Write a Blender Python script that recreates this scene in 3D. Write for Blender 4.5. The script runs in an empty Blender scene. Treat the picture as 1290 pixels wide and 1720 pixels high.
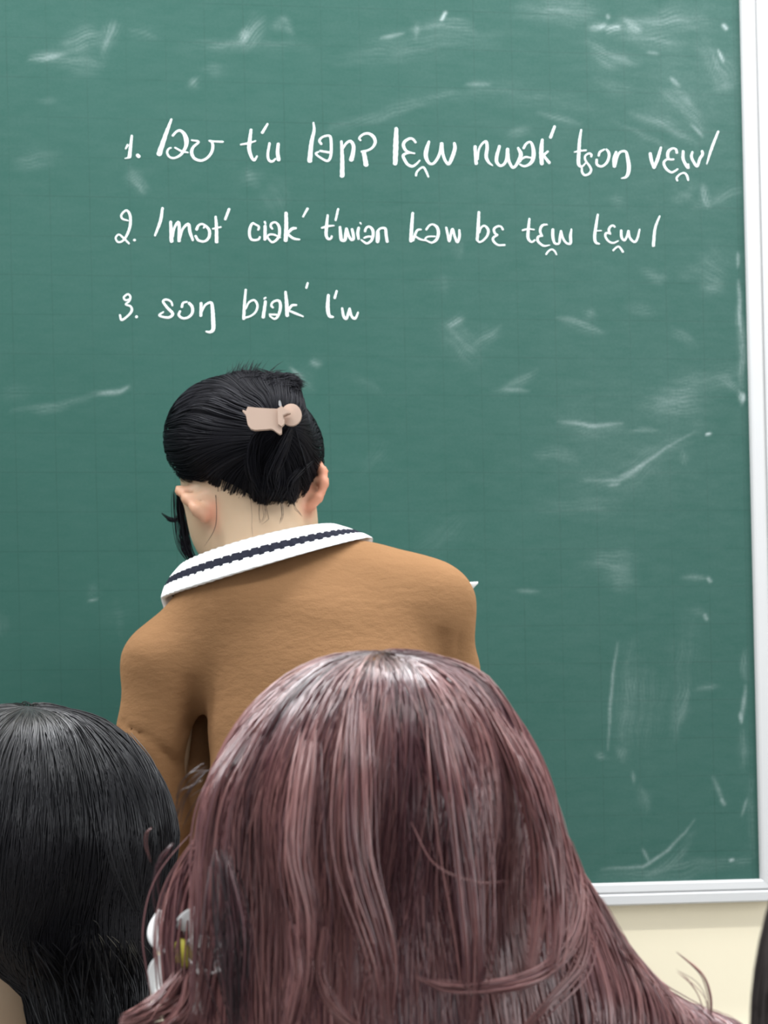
import bpy, math
import numpy as np
from mathutils import Matrix, Vector

rng = np.random.default_rng(7)
scene = bpy.context.scene
col = scene.collection

# ------------------------------------------------------------------ camera
# A phone held at seated eye height in the second row, level, turned a little
# to the right of the board's normal and rolled slightly.
FPX, CX, CY = 3600.0, 645.0, 1390.0          # focal length in pixels, principal column, eye-level row
EYE = 1.12                                   # eye height above the floor
YAW, ROLL = math.atan(3600 / 25600), 0.023
cp, sp = math.cos(YAW), math.sin(YAW)
cr, sr = math.cos(ROLL), math.sin(ROLL)
F = np.array([sp, cp, 0.0]); R0 = np.array([cp, -sp, 0.0]); Z0 = np.array([0, 0, 1.0])
R = cr * R0 - sr * Z0; U = cr * Z0 + sr * R0
EYEP = np.array([0, 0, EYE])

cam = bpy.data.cameras.new('camera'); camo = bpy.data.objects.new('camera', cam); col.objects.link(camo)
cam.sensor_fit = 'VERTICAL'; cam.sensor_height = 36.0; cam.sensor_width = 27.0
cam.lens = FPX / 1720 * 36.0
cam.shift_y = (CY - 860) / 1720
cam.clip_start = 0.05
M = Matrix.Identity(4)
for i in range(3):
    M[i][0], M[i][1], M[i][2], M[i][3] = R[i], U[i], -F[i], EYEP[i]
camo.matrix_world = M
cam.dof.use_dof = True; cam.dof.focus_distance = 1.75; cam.dof.aperture_fstop = 20.0
scene.camera = camo

scene.view_settings.view_transform = 'Standard'
scene.view_settings.look = 'None'
scene.view_settings.gamma = 1.0
scene.view_settings.use_curve_mapping = False
scene.view_settings.exposure = 0.25

# ------------------------------------------------------------------ light
world = bpy.data.worlds.new('world'); scene.world = world; world.use_nodes = True
world.node_tree.nodes['Background'].inputs[0].default_value = (0.93, 0.97, 1.0, 1)
world.node_tree.nodes['Background'].inputs[1].default_value = 0.55

def area(name, loc, target, sx, sy, power, color):
    l = bpy.data.lights.new(name, 'AREA'); l.shape = 'RECTANGLE'; l.size = sx; l.size_y = sy
    l.energy = power; l.color = color
    o = bpy.data.objects.new(name, l); col.objects.link(o); o.location = loc
    o.rotation_euler = (Vector(target) - Vector(loc)).to_track_quat('-Z', 'Y').to_euler()
    return o
# classroom ceiling tube and daylight from the right-hand windows; the other two are added lights
area('ceiling_tube_front', (0.2, 0.8, 3.05), (0.2, 1.3, 0), 2.6, 0.12, 30, (0.98, 1.0, 0.98))
area('added_overhead_fill', (0.0, 0.95, 3.1), (0.0, 0.95, 0), 5.0, 1.3, 30, (0.97, 0.99, 1.0))  # broad overhead fill, added for soft light and sheen from above
area('added_hair_light', (0.0, 2.32, 2.95), (0.0, 1.1, 1.3), 3.2, 0.22, 95, (0.96, 0.98, 1.0))  # added light aimed back into the room to put highlights on the crowns
area('window_daylight', (3.6, -0.3, 1.9), (0.2, 1.6, 1.2), 2.2, 1.5, 55, (0.95, 0.98, 1.0))

# ------------------------------------------------------------------ helpers
def lv(u, v, d):
    """A point in the level frame of the seat (x right, y away, z above eye) seen at (u, v), d metres away."""
    a, b = (u - CX) / FPX, (CY - v) / FPX
    return np.array([d * (a * cr + b * sr), d, d * (b * cr - a * sr)])

def to_world(P):
    P = np.asarray(P, float)
    return P[..., :1] * R0 + P[..., 1:2] * F + P[..., 2:3] * Z0 + EYEP

def to_px(W):
    Q = np.asarray(W, float) - EYEP
    d = Q @ F
    return CX + FPX * (Q @ R) / d, CY - FPX * (Q @ U) / d

BOARD_Y = 2.743                              # the writing surface, facing -Y
def on_board(u, v, lift=0.0):
    u = np.asarray(u, float); v = np.asarray(v, float)
    D = F + ((u - CX) / FPX)[..., None] * R + ((CY - v) / FPX)[..., None] * U
    t = (BOARD_Y - lift) / D[..., 1]
    return EYEP + D * t[..., None]

def tag(o, label=None, cat=None, group=None, kind=None):
    if label: o['label'] = label
    if cat: o['category'] = cat
    if group: o['group'] = group
    if kind: o['kind'] = kind
    return o

def empty(name, loc, label, cat):
    o = bpy.data.objects.new(name, None); col.objects.link(o); o.location = loc
    o.empty_display_size = 0.05
    return tag(o, label, cat)

def raw_mesh(name, V, Q, smooth=True, attrs=None, mats=None, mat_idx=None):
    """Mesh from a vertex array and an array of quads (or triangles)."""
    V = np.ascontiguousarray(V, np.float32); Q = np.ascontiguousarray(Q, np.int32)
    n, k = Q.shape
    me = bpy.data.meshes.new(name)
    me.vertices.add(len(V)); me.vertices.foreach_set('co', V.ravel())
    me.loops.add(n * k); me.loops.foreach_set('vertex_index', Q.ravel())
    me.polygons.add(n); me.polygons.foreach_set('loop_start', np.arange(0, n * k, k, dtype=np.int32))
    me.polygons.foreach_set('loop_total', np.full(n, k, np.int32))
    me.polygons.foreach_set('use_smooth', np.full(n, smooth, bool))
    if mat_idx is not None:
        me.polygons.foreach_set('material_index', np.ascontiguousarray(mat_idx, np.int32))
    me.update(calc_edges=True)
    for an, arr in (attrs or {}).items():
        a = me.attributes.new(an, 'FLOAT', 'POINT'); a.data.foreach_set('value', np.ascontiguousarray(arr, np.float32))
    for m in (mats or []): me.materials.append(m)
    me.validate()
    return me

def add(name, me, parent=None):
    o = bpy.data.objects.new(name, me); col.objects.link(o)
    if parent is not None:
        o.parent = parent; o.matrix_parent_inverse = Matrix.Translation(parent.location).inverted()
    return o

def join(parts):
    """[(V, Q, attr-dict)] -> one V, Q, attrs"""
    Vs, Qs, A, off = [], [], {}, 0
    keys = sorted({k for p in parts for k in p[2]})
    for V, Q, a in parts:
        Vs.append(V); Qs.append(Q + off); off += len(V)
        for k in keys: A.setdefault(k, []).append(a.get(k, np.zeros(len(V))))
    return np.concatenate(Vs), np.concatenate(Qs), {k: np.concatenate(v) for k, v in A.items()}

def box(lo, hi):
    x0, y0, z0 = lo; x1, y1, z1 = hi
    V = np.array([[x0,y0,z0],[x1,y0,z0],[x1,y1,z0],[x0,y1,z0],[x0,y0,z1],[x1,y0,z1],[x1,y1,z1],[x0,y1,z1]], float)
    Q = np.array([[0,3,2,1],[4,5,6,7],[0,1,5,4],[1,2,6,5],[2,3,7,6],[3,0,4,7]])
    return V, Q, {}

def wob(P, freq, seed, n=5, stretch=(1, 1, 1)):
    """Smooth pseudo-noise, about -1..1"""
    r = np.random.default_rng(seed); o = np.zeros(len(P)); Ps = P * np.array(stretch)
    for _ in range(n):
        d = r.normal(size=3); d /= np.linalg.norm(d); o += np.sin(Ps @ (d * freq * r.uniform(.6, 1.6)) + r.uniform(0, 6.28))
    return o / n ** 0.5

# --- node helpers
def material(name):
    m = bpy.data.materials.new(name); m.use_nodes = True
    nt = m.node_tree; return m, nt, nt.nodes['Principled BSDF']
def node(nt, t, **kw):
    n = nt.nodes.new(t)
    for k, v in kw.items():
        if isinstance(k, str) and hasattr(n, k): setattr(n, k, v)
    return n
def math_n(nt, op, a, b=None, c=None, clamp=False):
    n = nt.nodes.new('ShaderNodeMath'); n.operation = op; n.use_clamp = clamp
    for i, x in enumerate((a, b, c)):
        if x is None: continue
        if isinstance(x, (int, float)): n.inputs[i].default_value = x
        else: nt.links.new(x, n.inputs[i])
    return n.outputs[0]
def mix_c(nt, fac, a, b, blend='MIX'):
    n = nt.nodes.new('ShaderNodeMix'); n.data_type = 'RGBA'; n.blend_type = blend
    for s, x in ((n.inputs[0], fac), (n.inputs[6], a), (n.inputs[7], b)):
        if isinstance(x, (int, float)): s.default_value = x
        elif isinstance(x, tuple): s.default_value = (*x, 1)
        else: nt.links.new(x, s)
    return n.outputs[2]
def noise_n(nt, scale, detail=3, rough=0.5, vec_scale=(1, 1, 1), coord='Object'):
    tc = nt.nodes.new('ShaderNodeTexCoord'); mp = nt.nodes.new('ShaderNodeMapping')
    mp.inputs['Scale'].default_value = vec_scale
    nt.links.new(tc.outputs[coord], mp.inputs[0])
    n = nt.nodes.new('ShaderNodeTexNoise'); n.inputs['Scale'].default_value = scale
    n.inputs['Detail'].default_value = detail; n.inputs['Roughness'].default_value = rough
    nt.links.new(mp.outputs[0], n.inputs['Vector']); return n.outputs['Fac']
def bump_n(nt, b, height, strength, dist):
    n = nt.nodes.new('ShaderNodeBump'); n.inputs['Strength'].default_value = strength
    n.inputs['Distance'].default_value = dist
    nt.links.new(height, n.inputs['Height']); nt.links.new(n.outputs[0], b.inputs['Normal'])
def attr_n(nt, name):
    n = nt.nodes.new('ShaderNodeAttribute'); n.attribute_name = name; return n.outputs['Fac']

def plain(name, c, rough=0.6, spec=0.3, metallic=0.0, noise=0.06, nscale=40):
    m, nt, b = material(name)
    n = noise_n(nt, nscale)
    nt.links.new(mix_c(nt, n, tuple(x * (1 - noise) for x in c), tuple(min(1, x * (1 + noise)) for x in c)), b.inputs['Base Color'])
    b.inputs['Roughness'].default_value = rough; b.inputs['Specular IOR Level'].default_value = spec
    b.inputs['Metallic'].default_value = metallic
    return m

# ------------------------------------------------------------------ materials
def board_material():
    m, nt, b = material('green_chalkboard')
    tc = nt.nodes.new('ShaderNodeTexCoord'); sx = nt.nodes.new('ShaderNodeSeparateXYZ')
    nt.links.new(tc.outputs['Object'], sx.inputs[0])
    def line(sock, off):
        # distance to the nearest ruled line of the 5 cm grid
        w = math_n(nt, 'PINGPONG', math_n(nt, 'ADD', sock, off), 0.025)
        return math_n(nt, 'LESS_THAN', w, 0.0008)
    grid = math_n(nt, 'MAXIMUM', line(sx.outputs['X'], GRID_X), line(sx.outputs['Z'], GRID_Z))
    fade = noise_n(nt, 9, 4, 0.6)
    gridf = math_n(nt, 'MULTIPLY', grid, math_n(nt, 'MULTIPLY', math_n(nt, 'SUBTRACT', fade, 0.22, clamp=True), 0.62), clamp=True)
    blotch = noise_n(nt, 4, 4, 0.55)
    base = mix_c(nt, blotch, (0.0150, 0.0690, 0.0530), (0.0245, 0.0870, 0.0700))
    base = mix_c(nt, gridf, base, (0.0080, 0.0380, 0.0300))
    streak = noise_n(nt, 30, 5, 0.65, (1.0, 1, 3.2))
    fine = noise_n(nt, 300, 3, 0.6, (1, 1, 1.0))
    dust_and_light = attr_n(nt, 'chalk')  # chalk marks, with some of the board's lighting painted into the haze
    tex = math_n(nt, 'MULTIPLY', math_n(nt, 'ADD', math_n(nt, 'MULTIPLY', streak, 1.1), 0.25), math_n(nt, 'ADD', math_n(nt, 'MULTIPLY', fine, 0.9), 0.45))
    f = math_n(nt, 'MULTIPLY', dust_and_light, tex, clamp=True)
    nt.links.new(mix_c(nt, f, base, (0.60, 0.69, 0.69)), b.inputs['Base Color'])
    b.inputs['Roughness'].default_value = 0.7; b.inputs['Specular IOR Level'].default_value = 0.1
    bump_n(nt, b, noise_n(nt, 500, 2), 0.06, 0.001)
    return m

def chalk_material():
    m, nt, b = material('white_chalk')
    n = noise_n(nt, 420, 3, 0.7)
    nt.links.new(mix_c(nt, n, (0.66, 0.76, 0.74), (0.90, 0.93, 0.92)), b.inputs['Base Color'])
    b.inputs['Roughness'].default_value = 0.95; b.inputs['Specular IOR Level'].default_value = 0.05
    return m

def knit_material(name, c0, c1, rib=None):
    m, nt, b = material(name)
    n1 = noise_n(nt, 14, 4, 0.6, (1, 1, 1.6)); n2 = noise_n(nt, 700, 2, 0.6, (1.0, 1.0, 1.4))
    f = math_n(nt, 'ADD', math_n(nt, 'MULTIPLY', n1, 0.55), math_n(nt, 'MULTIPLY', n2, 0.5), clamp=True)
    nt.links.new(mix_c(nt, f, c0, c1), b.inputs['Base Color'])
    b.inputs['Roughness'].default_value = 0.95; b.inputs['Specular IOR Level'].default_value = 0.08
    b.inputs['Sheen Weight'].default_value = 0.25; b.inputs['Sheen Roughness'].default_value = 0.5
    b.inputs['Sheen Tint'].default_value = (min(1, c1[0] * 1.6), min(1, c1[1] * 1.6), min(1, c1[2] * 1.6), 1)
    n3 = noise_n(nt, 60, 3, 0.55, (1, 1, 2.0))
    h = math_n(nt, 'ADD', math_n(nt, 'MULTIPLY', n3, 1.0), math_n(nt, 'MULTIPLY', n2, 0.25))
    bump_n(nt, b, h, 0.40, 0.0035)
    return m

def hair_material(name, dark, mid, light, rough=0.38, spec=0.5):
    """Colour along 'tone' (0 dark lock, 1 light lock)."""
    m, nt, b = material(name)
    t = attr_n(nt, 'tone')
    cr_ = nt.nodes.new('ShaderNodeValToRGB')
    e = cr_.color_ramp.elements
    e[0].position = 0.0; e[0].color = (*dark, 1); e[1].position = 1.0; e[1].color = (*light, 1)
    k = e.new(0.5); k.color = (*mid, 1)
    nt.links.new(t, cr_.inputs[0]); nt.links.new(cr_.outputs[0], b.inputs['Base Color'])
    b.inputs['Roughness'].default_value = rough; b.inputs['Specular IOR Level'].default_value = spec
    return m

def skin_material():
    m, nt, b = material('skin')
    red = attr_n(nt, 'flush_shade')
    n = noise_n(nt, 30, 3)
    base = mix_c(nt, n, (0.4505, 0.3187, 0.2082), (0.5015, 0.3612, 0.2422))
    nt.links.new(mix_c(nt, red, base, (0.56, 0.17, 0.10)), b.inputs['Base Color'])
    b.inputs['Roughness'].default_value = 0.5; b.inputs['Specular IOR Level'].default_value = 0.3
    b.inputs['Subsurface Weight'].default_value = 0.12; b.inputs['Subsurface Radius'].default_value = (1.0, 0.35, 0.2)
    b.inputs['Subsurface Scale'].default_value = 0.006
    return m

SKIN = skin_material()
CHALK = chalk_material()
CAMEL = knit_material('camel_knit', (0.185, 0.096, 0.044), (0.275, 0.150, 0.074))
WHITE_KNIT = knit_material('white_rib_knit', (0.80, 0.82, 0.83), (0.90, 0.91, 0.91))
NAVY_KNIT = knit_material('navy_rib_knit', (0.012, 0.013, 0.022), (0.022, 0.024, 0.036))
DARK_CLOTH = knit_material('dark_cloth', (0.025, 0.022, 0.028), (0.045, 0.040, 0.048))
TROUSER = plain('trouser_cloth', (0.05, 0.05, 0.06), 0.9, 0.1)
SHOE = plain('shoe_canvas', (0.5, 0.5, 0.5), 0.8, 0.2)
BLACK_HAIR = hair_material('black_hair', (0.0051, 0.0051, 0.0068), (0.0093, 0.0093, 0.0119), (0.0145, 0.0136, 0.0161), 0.38, 0.28)
INK_HAIR = hair_material('ink_black_hair', (0.006, 0.006, 0.009), (0.010, 0.010, 0.014), (0.016, 0.016, 0.021), 0.55, 0.12)
WINE_HAIR = hair_material('wine_hair', (0.013, 0.005, 0.008), (0.102, 0.034, 0.042), (0.28, 0.125, 0.118), 0.28, 0.62)
BROWN_HAIR = hair_material('dark_brown_hair', (0.020, 0.016, 0.016), (0.035, 0.027, 0.026), (0.06, 0.048, 0.045), 0.5, 0.4)
FRAME_MAT = plain('white_aluminium', (0.52, 0.522, 0.525), 0.42, 0.5, 0.0, 0.03, 12)
WALL_MAT = plain('cream_wall_paint', (0.91, 0.825, 0.635), 0.85, 0.15, 0, 0.03, 5)
FLOOR_MAT = plain('grey_floor_tile', (0.36, 0.35, 0.33), 0.5, 0.3, 0, 0.08, 3)
CLIP_MAT = plain('peach_matte_plastic', (0.50, 0.365, 0.295), 0.5, 0.3, 0, 0.03)
STEEL = plain('steel', (0.55, 0.55, 0.56), 0.3, 0.5, 0.8)
PAPER = plain('white_paper', (0.86, 0.86, 0.85), 0.8, 0.2, 0, 0.01)
PETAL = plain('white_petal', (0.88, 0.88, 0.88), 0.35, 0.4, 0, 0.02)
YOLK = plain('yellow_flower_heart', (0.72, 0.66, 0.10), 0.45, 0.3, 0, 0.08)

# ------------------------------------------------------------------ room
WALL_Y = BOARD_Y + 0.020
def structure(name, parts, m):
    V, Q, A = join(parts); o = add(name, raw_mesh(name, V, Q, False, mats=[m])); o['kind'] = 'structure'; return o
structure('wall_front', [box((-3.6, WALL_Y, 0), (3.6, WALL_Y + 0.15, 3.3))], WALL_MAT)
structure('floor', [box((-3.6, -3.0, -0.1), (3.6, WALL_Y + 0.15, 0.0))], FLOOR_MAT)

# ------------------------------------------------------------------ chalkboard
corner = on_board(np.array(1275.5), np.array(1476.0))     # lower right corner of the green field
BX1, BZ0 = corner[0], corner[2]
BX0, BZ1 = BX1 - 3.54, BZ0 + 1.20
g = on_board(np.array(22.0), np.array(567.0)); GRID_X = -(g[0] % 0.05)
g = on_board(np.array(900.0), np.array(601.0)); GRID_Z = -(g[2] % 0.05)
BOARD_MAT = board_material()

board = empty('chalkboard', (BX0 + 1.77, WALL_Y, BZ0), 'green chalkboard with pale grid, chalk handwriting and white aluminium frame on cream wall', 'chalkboard')

SMUDGES = [  # (points in the photo's pixels, half width, strength)
 ([(60,100),(105,92)],5,.55),([(100,90),(140,64),(165,75)],13,.2),([(95,105),(165,108)],11,.16),([(170,92),(178,62),(195,42)],8,.3),([(215,45),(240,50),(260,65)],9,.1),
 ([(405,66),(412,48)],5,.6),([(395,72),(420,60),(430,36)],11,.24),([(350,80),(395,72)],4,.16),([(455,48),(475,38),(490,55)],6,.2),
 ([(320,142),(335,132)],5,.26),([(350,120),(380,118)],8,.12),([(300,78),(420,72),(520,80)],8,.08),
 ([(640,66),(680,56)],3.5,.32),([(700,62),(703,42)],6,.35),([(741,34),(746,21)],2.5,.8),([(705,50),(760,40),(790,54)],9,.2),([(610,76),(700,76),(830,64)],14,.09),([(560,95),(700,88)],10,.06),
 ([(870,22),(980,10),(1012,30)],13,.14),([(900,8),(990,22)],14,.1),([(1000,42),(1020,46)],6,.42),([(1016,46),(1019,44)],4,.5),([(1030,52),(1040,50)],4.5,.55),([(1047,34),(1060,38),(1069,56)],6,.42),
 ([(1045,45),(1110,30),(1190,40)],8,.24),([(1050,60),(1140,68)],11,.18),([(1000,70),(1022,96),(1066,110)],9,.26),([(1205,82),(1216,104)],2.2,.7),([(1217,42),(1220,46)],3,.7),([(1022,26),(1024,30)],2.5,.4),
 ([(1180,75),(1205,110),(1214,152)],13,.18),([(1085,90),(1106,92)],2.8,.32),([(1200,150),(1236,140)],10,.12),
 ([(1124,132),(1142,148)],3.5,.36),([(1110,160),(1150,170),(1182,218)],10,.22),([(1060,185),(1120,205),(1168,244)],6,.22),([(1160,208),(1182,230)],2.5,.4),([(1000,130),(1060,150)],5,.14),([(905,190),(980,210)],5,.17),([(1030,200),(1150,262)],5,.1),
 ([(560,210),(640,196),(700,176),(760,150)],6,.15),([(780,140),(825,142)],3.5,.2),([(860,226),(896,220)],5,.18),([(730,158),(800,150),(1000,175)],10,.07),
 ([(228,300),(236,310)],8,.24),([(222,280),(230,295)],9,.12),([(413,302),(428,298)],9,.13),([(440,310),(465,345)],16,.07),
 ([(30,276),(90,266)],11,.11),([(70,172),(96,170)],4,.13),([(1180,308),(1190,345)],4.5,.4),([(1170,346),(1242,318)],7,.16),([(1140,315),(1160,330)],14,.12),([(1030,335),(1050,337)],7,.1),
 ([(772,400),(765,430)],7,.1),([(735,480),(750,478)],9,.08),([(1080,452),(1110,462),(1120,448)],8,.16),([(1160,452),(1198,440),(1206,490)],13,.12),([(1195,480),(1215,490)],8,.12),
 ([(940,535),(1012,557)],5.5,.22),([(985,528),(1000,535)],5,.2),([(1130,555),(1166,578)],6,.16),([(1050,515),(1100,530)],6,.1),
 ([(757,542),(768,534)],5,.36),([(752,548),(778,580),(796,592)],15,.16),([(795,578),(836,548)],8,.2),
 ([(832,648),(860,642),(892,630)],6,.2),([(845,650),(888,657)],3.5,.2),([(935,708),(990,715),(1046,710)],3.2,.32),([(930,700),(980,722),(1040,716)],9,.1),([(1055,725),(1102,722)],4,.2),
 ([(1095,682),(1150,664),(1172,692)],20,.17),([(1100,680),(1160,668)],10,.12),([(1150,640),(1200,640),(1242,618)],15,.11),([(1203,634),(1240,656)],5,.2),
 ([(900,758),(975,770)],7,.16),([(985,808),(1040,806),(1100,768),(1165,722)],3,.22),([(985,808),(1040,806),(1100,768),(1165,722)],14,.09),([(1040,800),(1078,780)],2.5,.25),([(1022,815),(1042,812)],2.5,.36),([(1145,760),(1150,785)],4,.15),
 ([(1240,470),(1243,560)],3,.4),([(1241,520),(1247,650)],5,.3),([(1240,660),(1244,682)],4,.7),([(1247,660),(1249,676)],2.5,.7),([(1187,728),(1191,727)],2.2,1),([(1237,425),(1238,450)],2.5,.3),
 ([(1256,1090),(1254,1140)],4,.25),([(1252,1150),(1248,1205)],3.5,.36),([(1244,1196),(1247,1212)],3,.6),([(1252,1220),(1249,1290)],7,.15),([(1256,1340),(1246,1370)],2.5,.26),([(1262,1300),(1264,1440)],4,.12),
 ([(910,850),(1030,850)],12,.09),([(990,938),(1062,948)],13,.16),([(1020,970),(1060,975)],14,.13),([(1150,972),(1190,967)],4,.18),([(1191,970),(1194,975)],2.5,.4),([(1185,1034),(1189,1040)],3,.34),([(870,996),(906,993)],3.5,.13),([(1165,1030),(1185,1028)],6,.1),
 ([(1036,1080),(1026,1180),(1022,1262)],2.6,.28),([(1056,1085),(1050,1280)],10,.1),([(1080,1120),(1076,1260)],30,.07),([(1147,1150),(1138,1236)],7,.17),([(1160,1040),(1142,1180)],16,.06),([(1002,1272),(1018,1274)],4,.36),([(1042,1262),(1048,1278)],7,.16),([(1168,1156),(1202,1146)],5,.17),
 ([(1062,1300),(1064,1318)],3,.2),([(1075,1325),(1092,1362)],7,.13),([(1195,1305),(1212,1350)],3.5,.2),([(1210,1345),(1215,1350)],3,.3),
 ([(1010,1459),(1080,1454),(1122,1430),(1150,1400),(1166,1376)],2.6,.3),([(1080,1424),(1091,1446)],2.5,.28),([(1085,1468),(1140,1440),(1165,1400)],5,.12),([(1224,1447),(1228,1446)],2.5,.7),([(1010,1468),(1240,1454)],8,.13),([(1230,1450),(1262,1446)],4,.2),
 ([(60,690),(110,683)],5,.12),([(165,663),(200,656),(214,648)],3.5,.34),([(20,692),(120,674),(214,651)],4.5,.1),([(148,1010),(166,1007)],2.2,.24),([(150,990),(165,1000)],8,.08),([(195,1040),(212,1038)],16,.06),([(3,1030),(6,1065)],7,.08),
 ([(486,614),(512,634)],2.8,.26),([(528,604),(534,608)],4.5,.22),([(490,615),(520,650)],11,.12),([(590,640),(640,660)],6,.06),([(0,660),(60,655)],8,.05),([(700,930),(780,870)],16,.05),([(610,790),(640,745)],10,.06),
]
def board_mesh():
    xs = np.concatenate([np.arange(BX0, -0.62, 0.06), np.arange(-0.62, BX1, 0.0022), [BX1]])
    zs = np.concatenate([np.arange(BZ0, BZ1, 0.0022), [BZ1]])
    X, Zz = np.meshgrid(xs, zs, indexing='ij')
    W = np.stack([X, np.full_like(X, BOARD_Y), Zz], -1).reshape(-1, 3)
    u, v = to_px(W)
    c = np.full(len(u), 0.018)
    # erased chalk haze plus painted-in lighting: paler high up and towards the right
    c += 0.016 * np.clip((1150 - v) / 1100, 0, 1)
    c += 0.020 * np.clip((u - 500) / 500, 0, 1)
    c += 0.03 * np.exp(-((u - 1160) / 110) ** 2 - ((v - 130) / 160) ** 2) + 0.03 * np.exp(-((u - 1050) / 130) ** 2 - ((v - 760) / 110) ** 2)
    nx, nz = len(xs), len(zs)
    wu = 5.0 * wob(np.stack([u, v, u * 0], -1), .035, 71) + 2.2 * wob(np.stack([u, v, u * 0], -1), .13, 72)
    wv = 5.0 * wob(np.stack([u, v, u * 0], -1), .035, 73) + 2.2 * wob(np.stack([u, v, u * 0], -1), .13, 74)
    for si, (pts, w, st) in enumerate(SMUDGES):
        p = np.array(pts, float); big = w > 3.6
        w, st = (w * 1.4, st * .80) if big else (w, st * .82)
        lo, hi = p.min(0) - 3 * w - 12, p.max(0) + 3 * w + 12
        sel = np.nonzero((u > lo[0]) & (u < hi[0]) & (v > lo[1]) & (v < hi[1]))[0]
        if len(sel) == 0: continue
        k = min(1.0, w / 8.0)
        q = np.stack([u[sel] + wu[sel] * k, v[sel] + wv[sel] * k], -1)
        seg = np.linalg.norm(np.diff(p, axis=0), axis=1); tot = max(seg.sum(), 1e-6); c0 = 0.0
        best = np.full(len(sel), 1e9); along = np.zeros(len(sel))
        for a, b, L in zip(p[:-1], p[1:], seg):
            ab = b - a; t = np.clip(((q - a) @ ab) / max(ab @ ab, 1e-6), 0, 1)
            d = np.linalg.norm(q - a - t[:, None] * ab, axis=1); m = d < best
            best = np.where(m, d, best); along = np.where(m, (c0 + t * L) / tot, along); c0 += L
        fade = 1.0 if tot < 14 else .18 + .82 * np.sin(np.pi * np.clip(along * .92 + .04, 0, 1)) ** .8
        # streaks left by the wipe run along it
        ab = p[-1] - p[0]; L = max(np.linalg.norm(ab), 1); n = np.array([-ab[1], ab[0]]) / L
        kk = (q - p[0]) @ n; al = (q - p[0]) @ (ab / L)
        rag = 1.0 if not big else .62 + .38 * np.sin(kk * 1.1 + 1.4 * np.sin(al * .06 + si * 4.0)) * np.cos(al * .045 + si * 17) + .2 * np.sin(kk * .37 + si)
        c[sel] += .9 * st * np.exp(-(best / (w * (.55 + .45 * fade))) ** 2) * fade * rag
    c = np.clip(c, 0, 1)
    I = np.arange(nx * nz).reshape(nx, nz)
    Q = np.stack([I[:-1, :-1], I[1:, :-1], I[1:, 1:], I[:-1, 1:]], -1).reshape(-1, 4)
    # side and back faces close the panel
    bV, bQ, _ = box((BX0, BOARD_Y + 0.0004, BZ0), (BX1, WALL_Y - 0.001, BZ1))
    V, Qa, A = join([(W, Q, {'chalk': c}), (bV, bQ, {})])
    return raw_mesh('writing_surface', V, Qa, False, A, [BOARD_MAT])
add('writing_surface', board_mesh(), board)

def rail(profile, a, b, axis_in):
    """Extrude a frame profile (offset outward from the field, protrusion to the room) from a to b, mitred."""
    a = np.array(a, float); b = np.array(b, float); o = np.array(axis_in, float); t = (b - a) / np.linalg.norm(b - a)
    rings = []
    for p, sgn in ((a, -1), (b, 1)):
        rings.append([p + o * w + np.array([0, -h, 0]) + t * sgn * w for w, h in profile])
    V = np.array(rings[0] + rings[1]); n = len(profile)
    Q = [[i, (i + 1) % n, n + (i + 1) % n, n + i] for i in range(n)]
    return V, np.array(Q)
Hw = -(WALL_Y - 0.0005 - BOARD_Y)
SIDE = [(0, Hw), (0, 0.004), (0.0015, 0.0075), (0.004, 0.009), (0.016, 0.010), (0.0185, 0.008), (0.0195, 0.004), (0.0205, 0.004), (0.022, 0.0065), (0.027, 0.0065), (0.029, 0.003), (0.029, Hw)]
BOT = [(0, Hw), (0, 0.004), (0.001, 0.008), (0.003, 0.010), (0.012, 0.011), (0.0135, 0.0095), (0.0145, 0.0085), (0.0155, 0.013), (0.017, 0.0145), (0.028, 0.0145), (0.030, 0.012), (0.030, Hw)]
for prof, a, b, o in ((SIDE, (BX1, BOARD_Y, BZ0), (BX1, BOARD_Y, BZ1), (1, 0, 0)), (SIDE, (BX0, BOARD_Y, BZ0), (BX0, BOARD_Y, BZ1), (-1, 0, 0)),
                      (BOT, (BX0, BOARD_Y, BZ0), (BX1, BOARD_Y, BZ0), (0, 0, -1)), (SIDE, (BX0, BOARD_Y, BZ1), (BX1, BOARD_Y, BZ1), (0, 0, 1))):
    V, Q = rail(prof, a, b, o)
    add('frame_rail', raw_mesh('frame_rail', V, Q, False, mats=[FRAME_MAT]), board)

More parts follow.
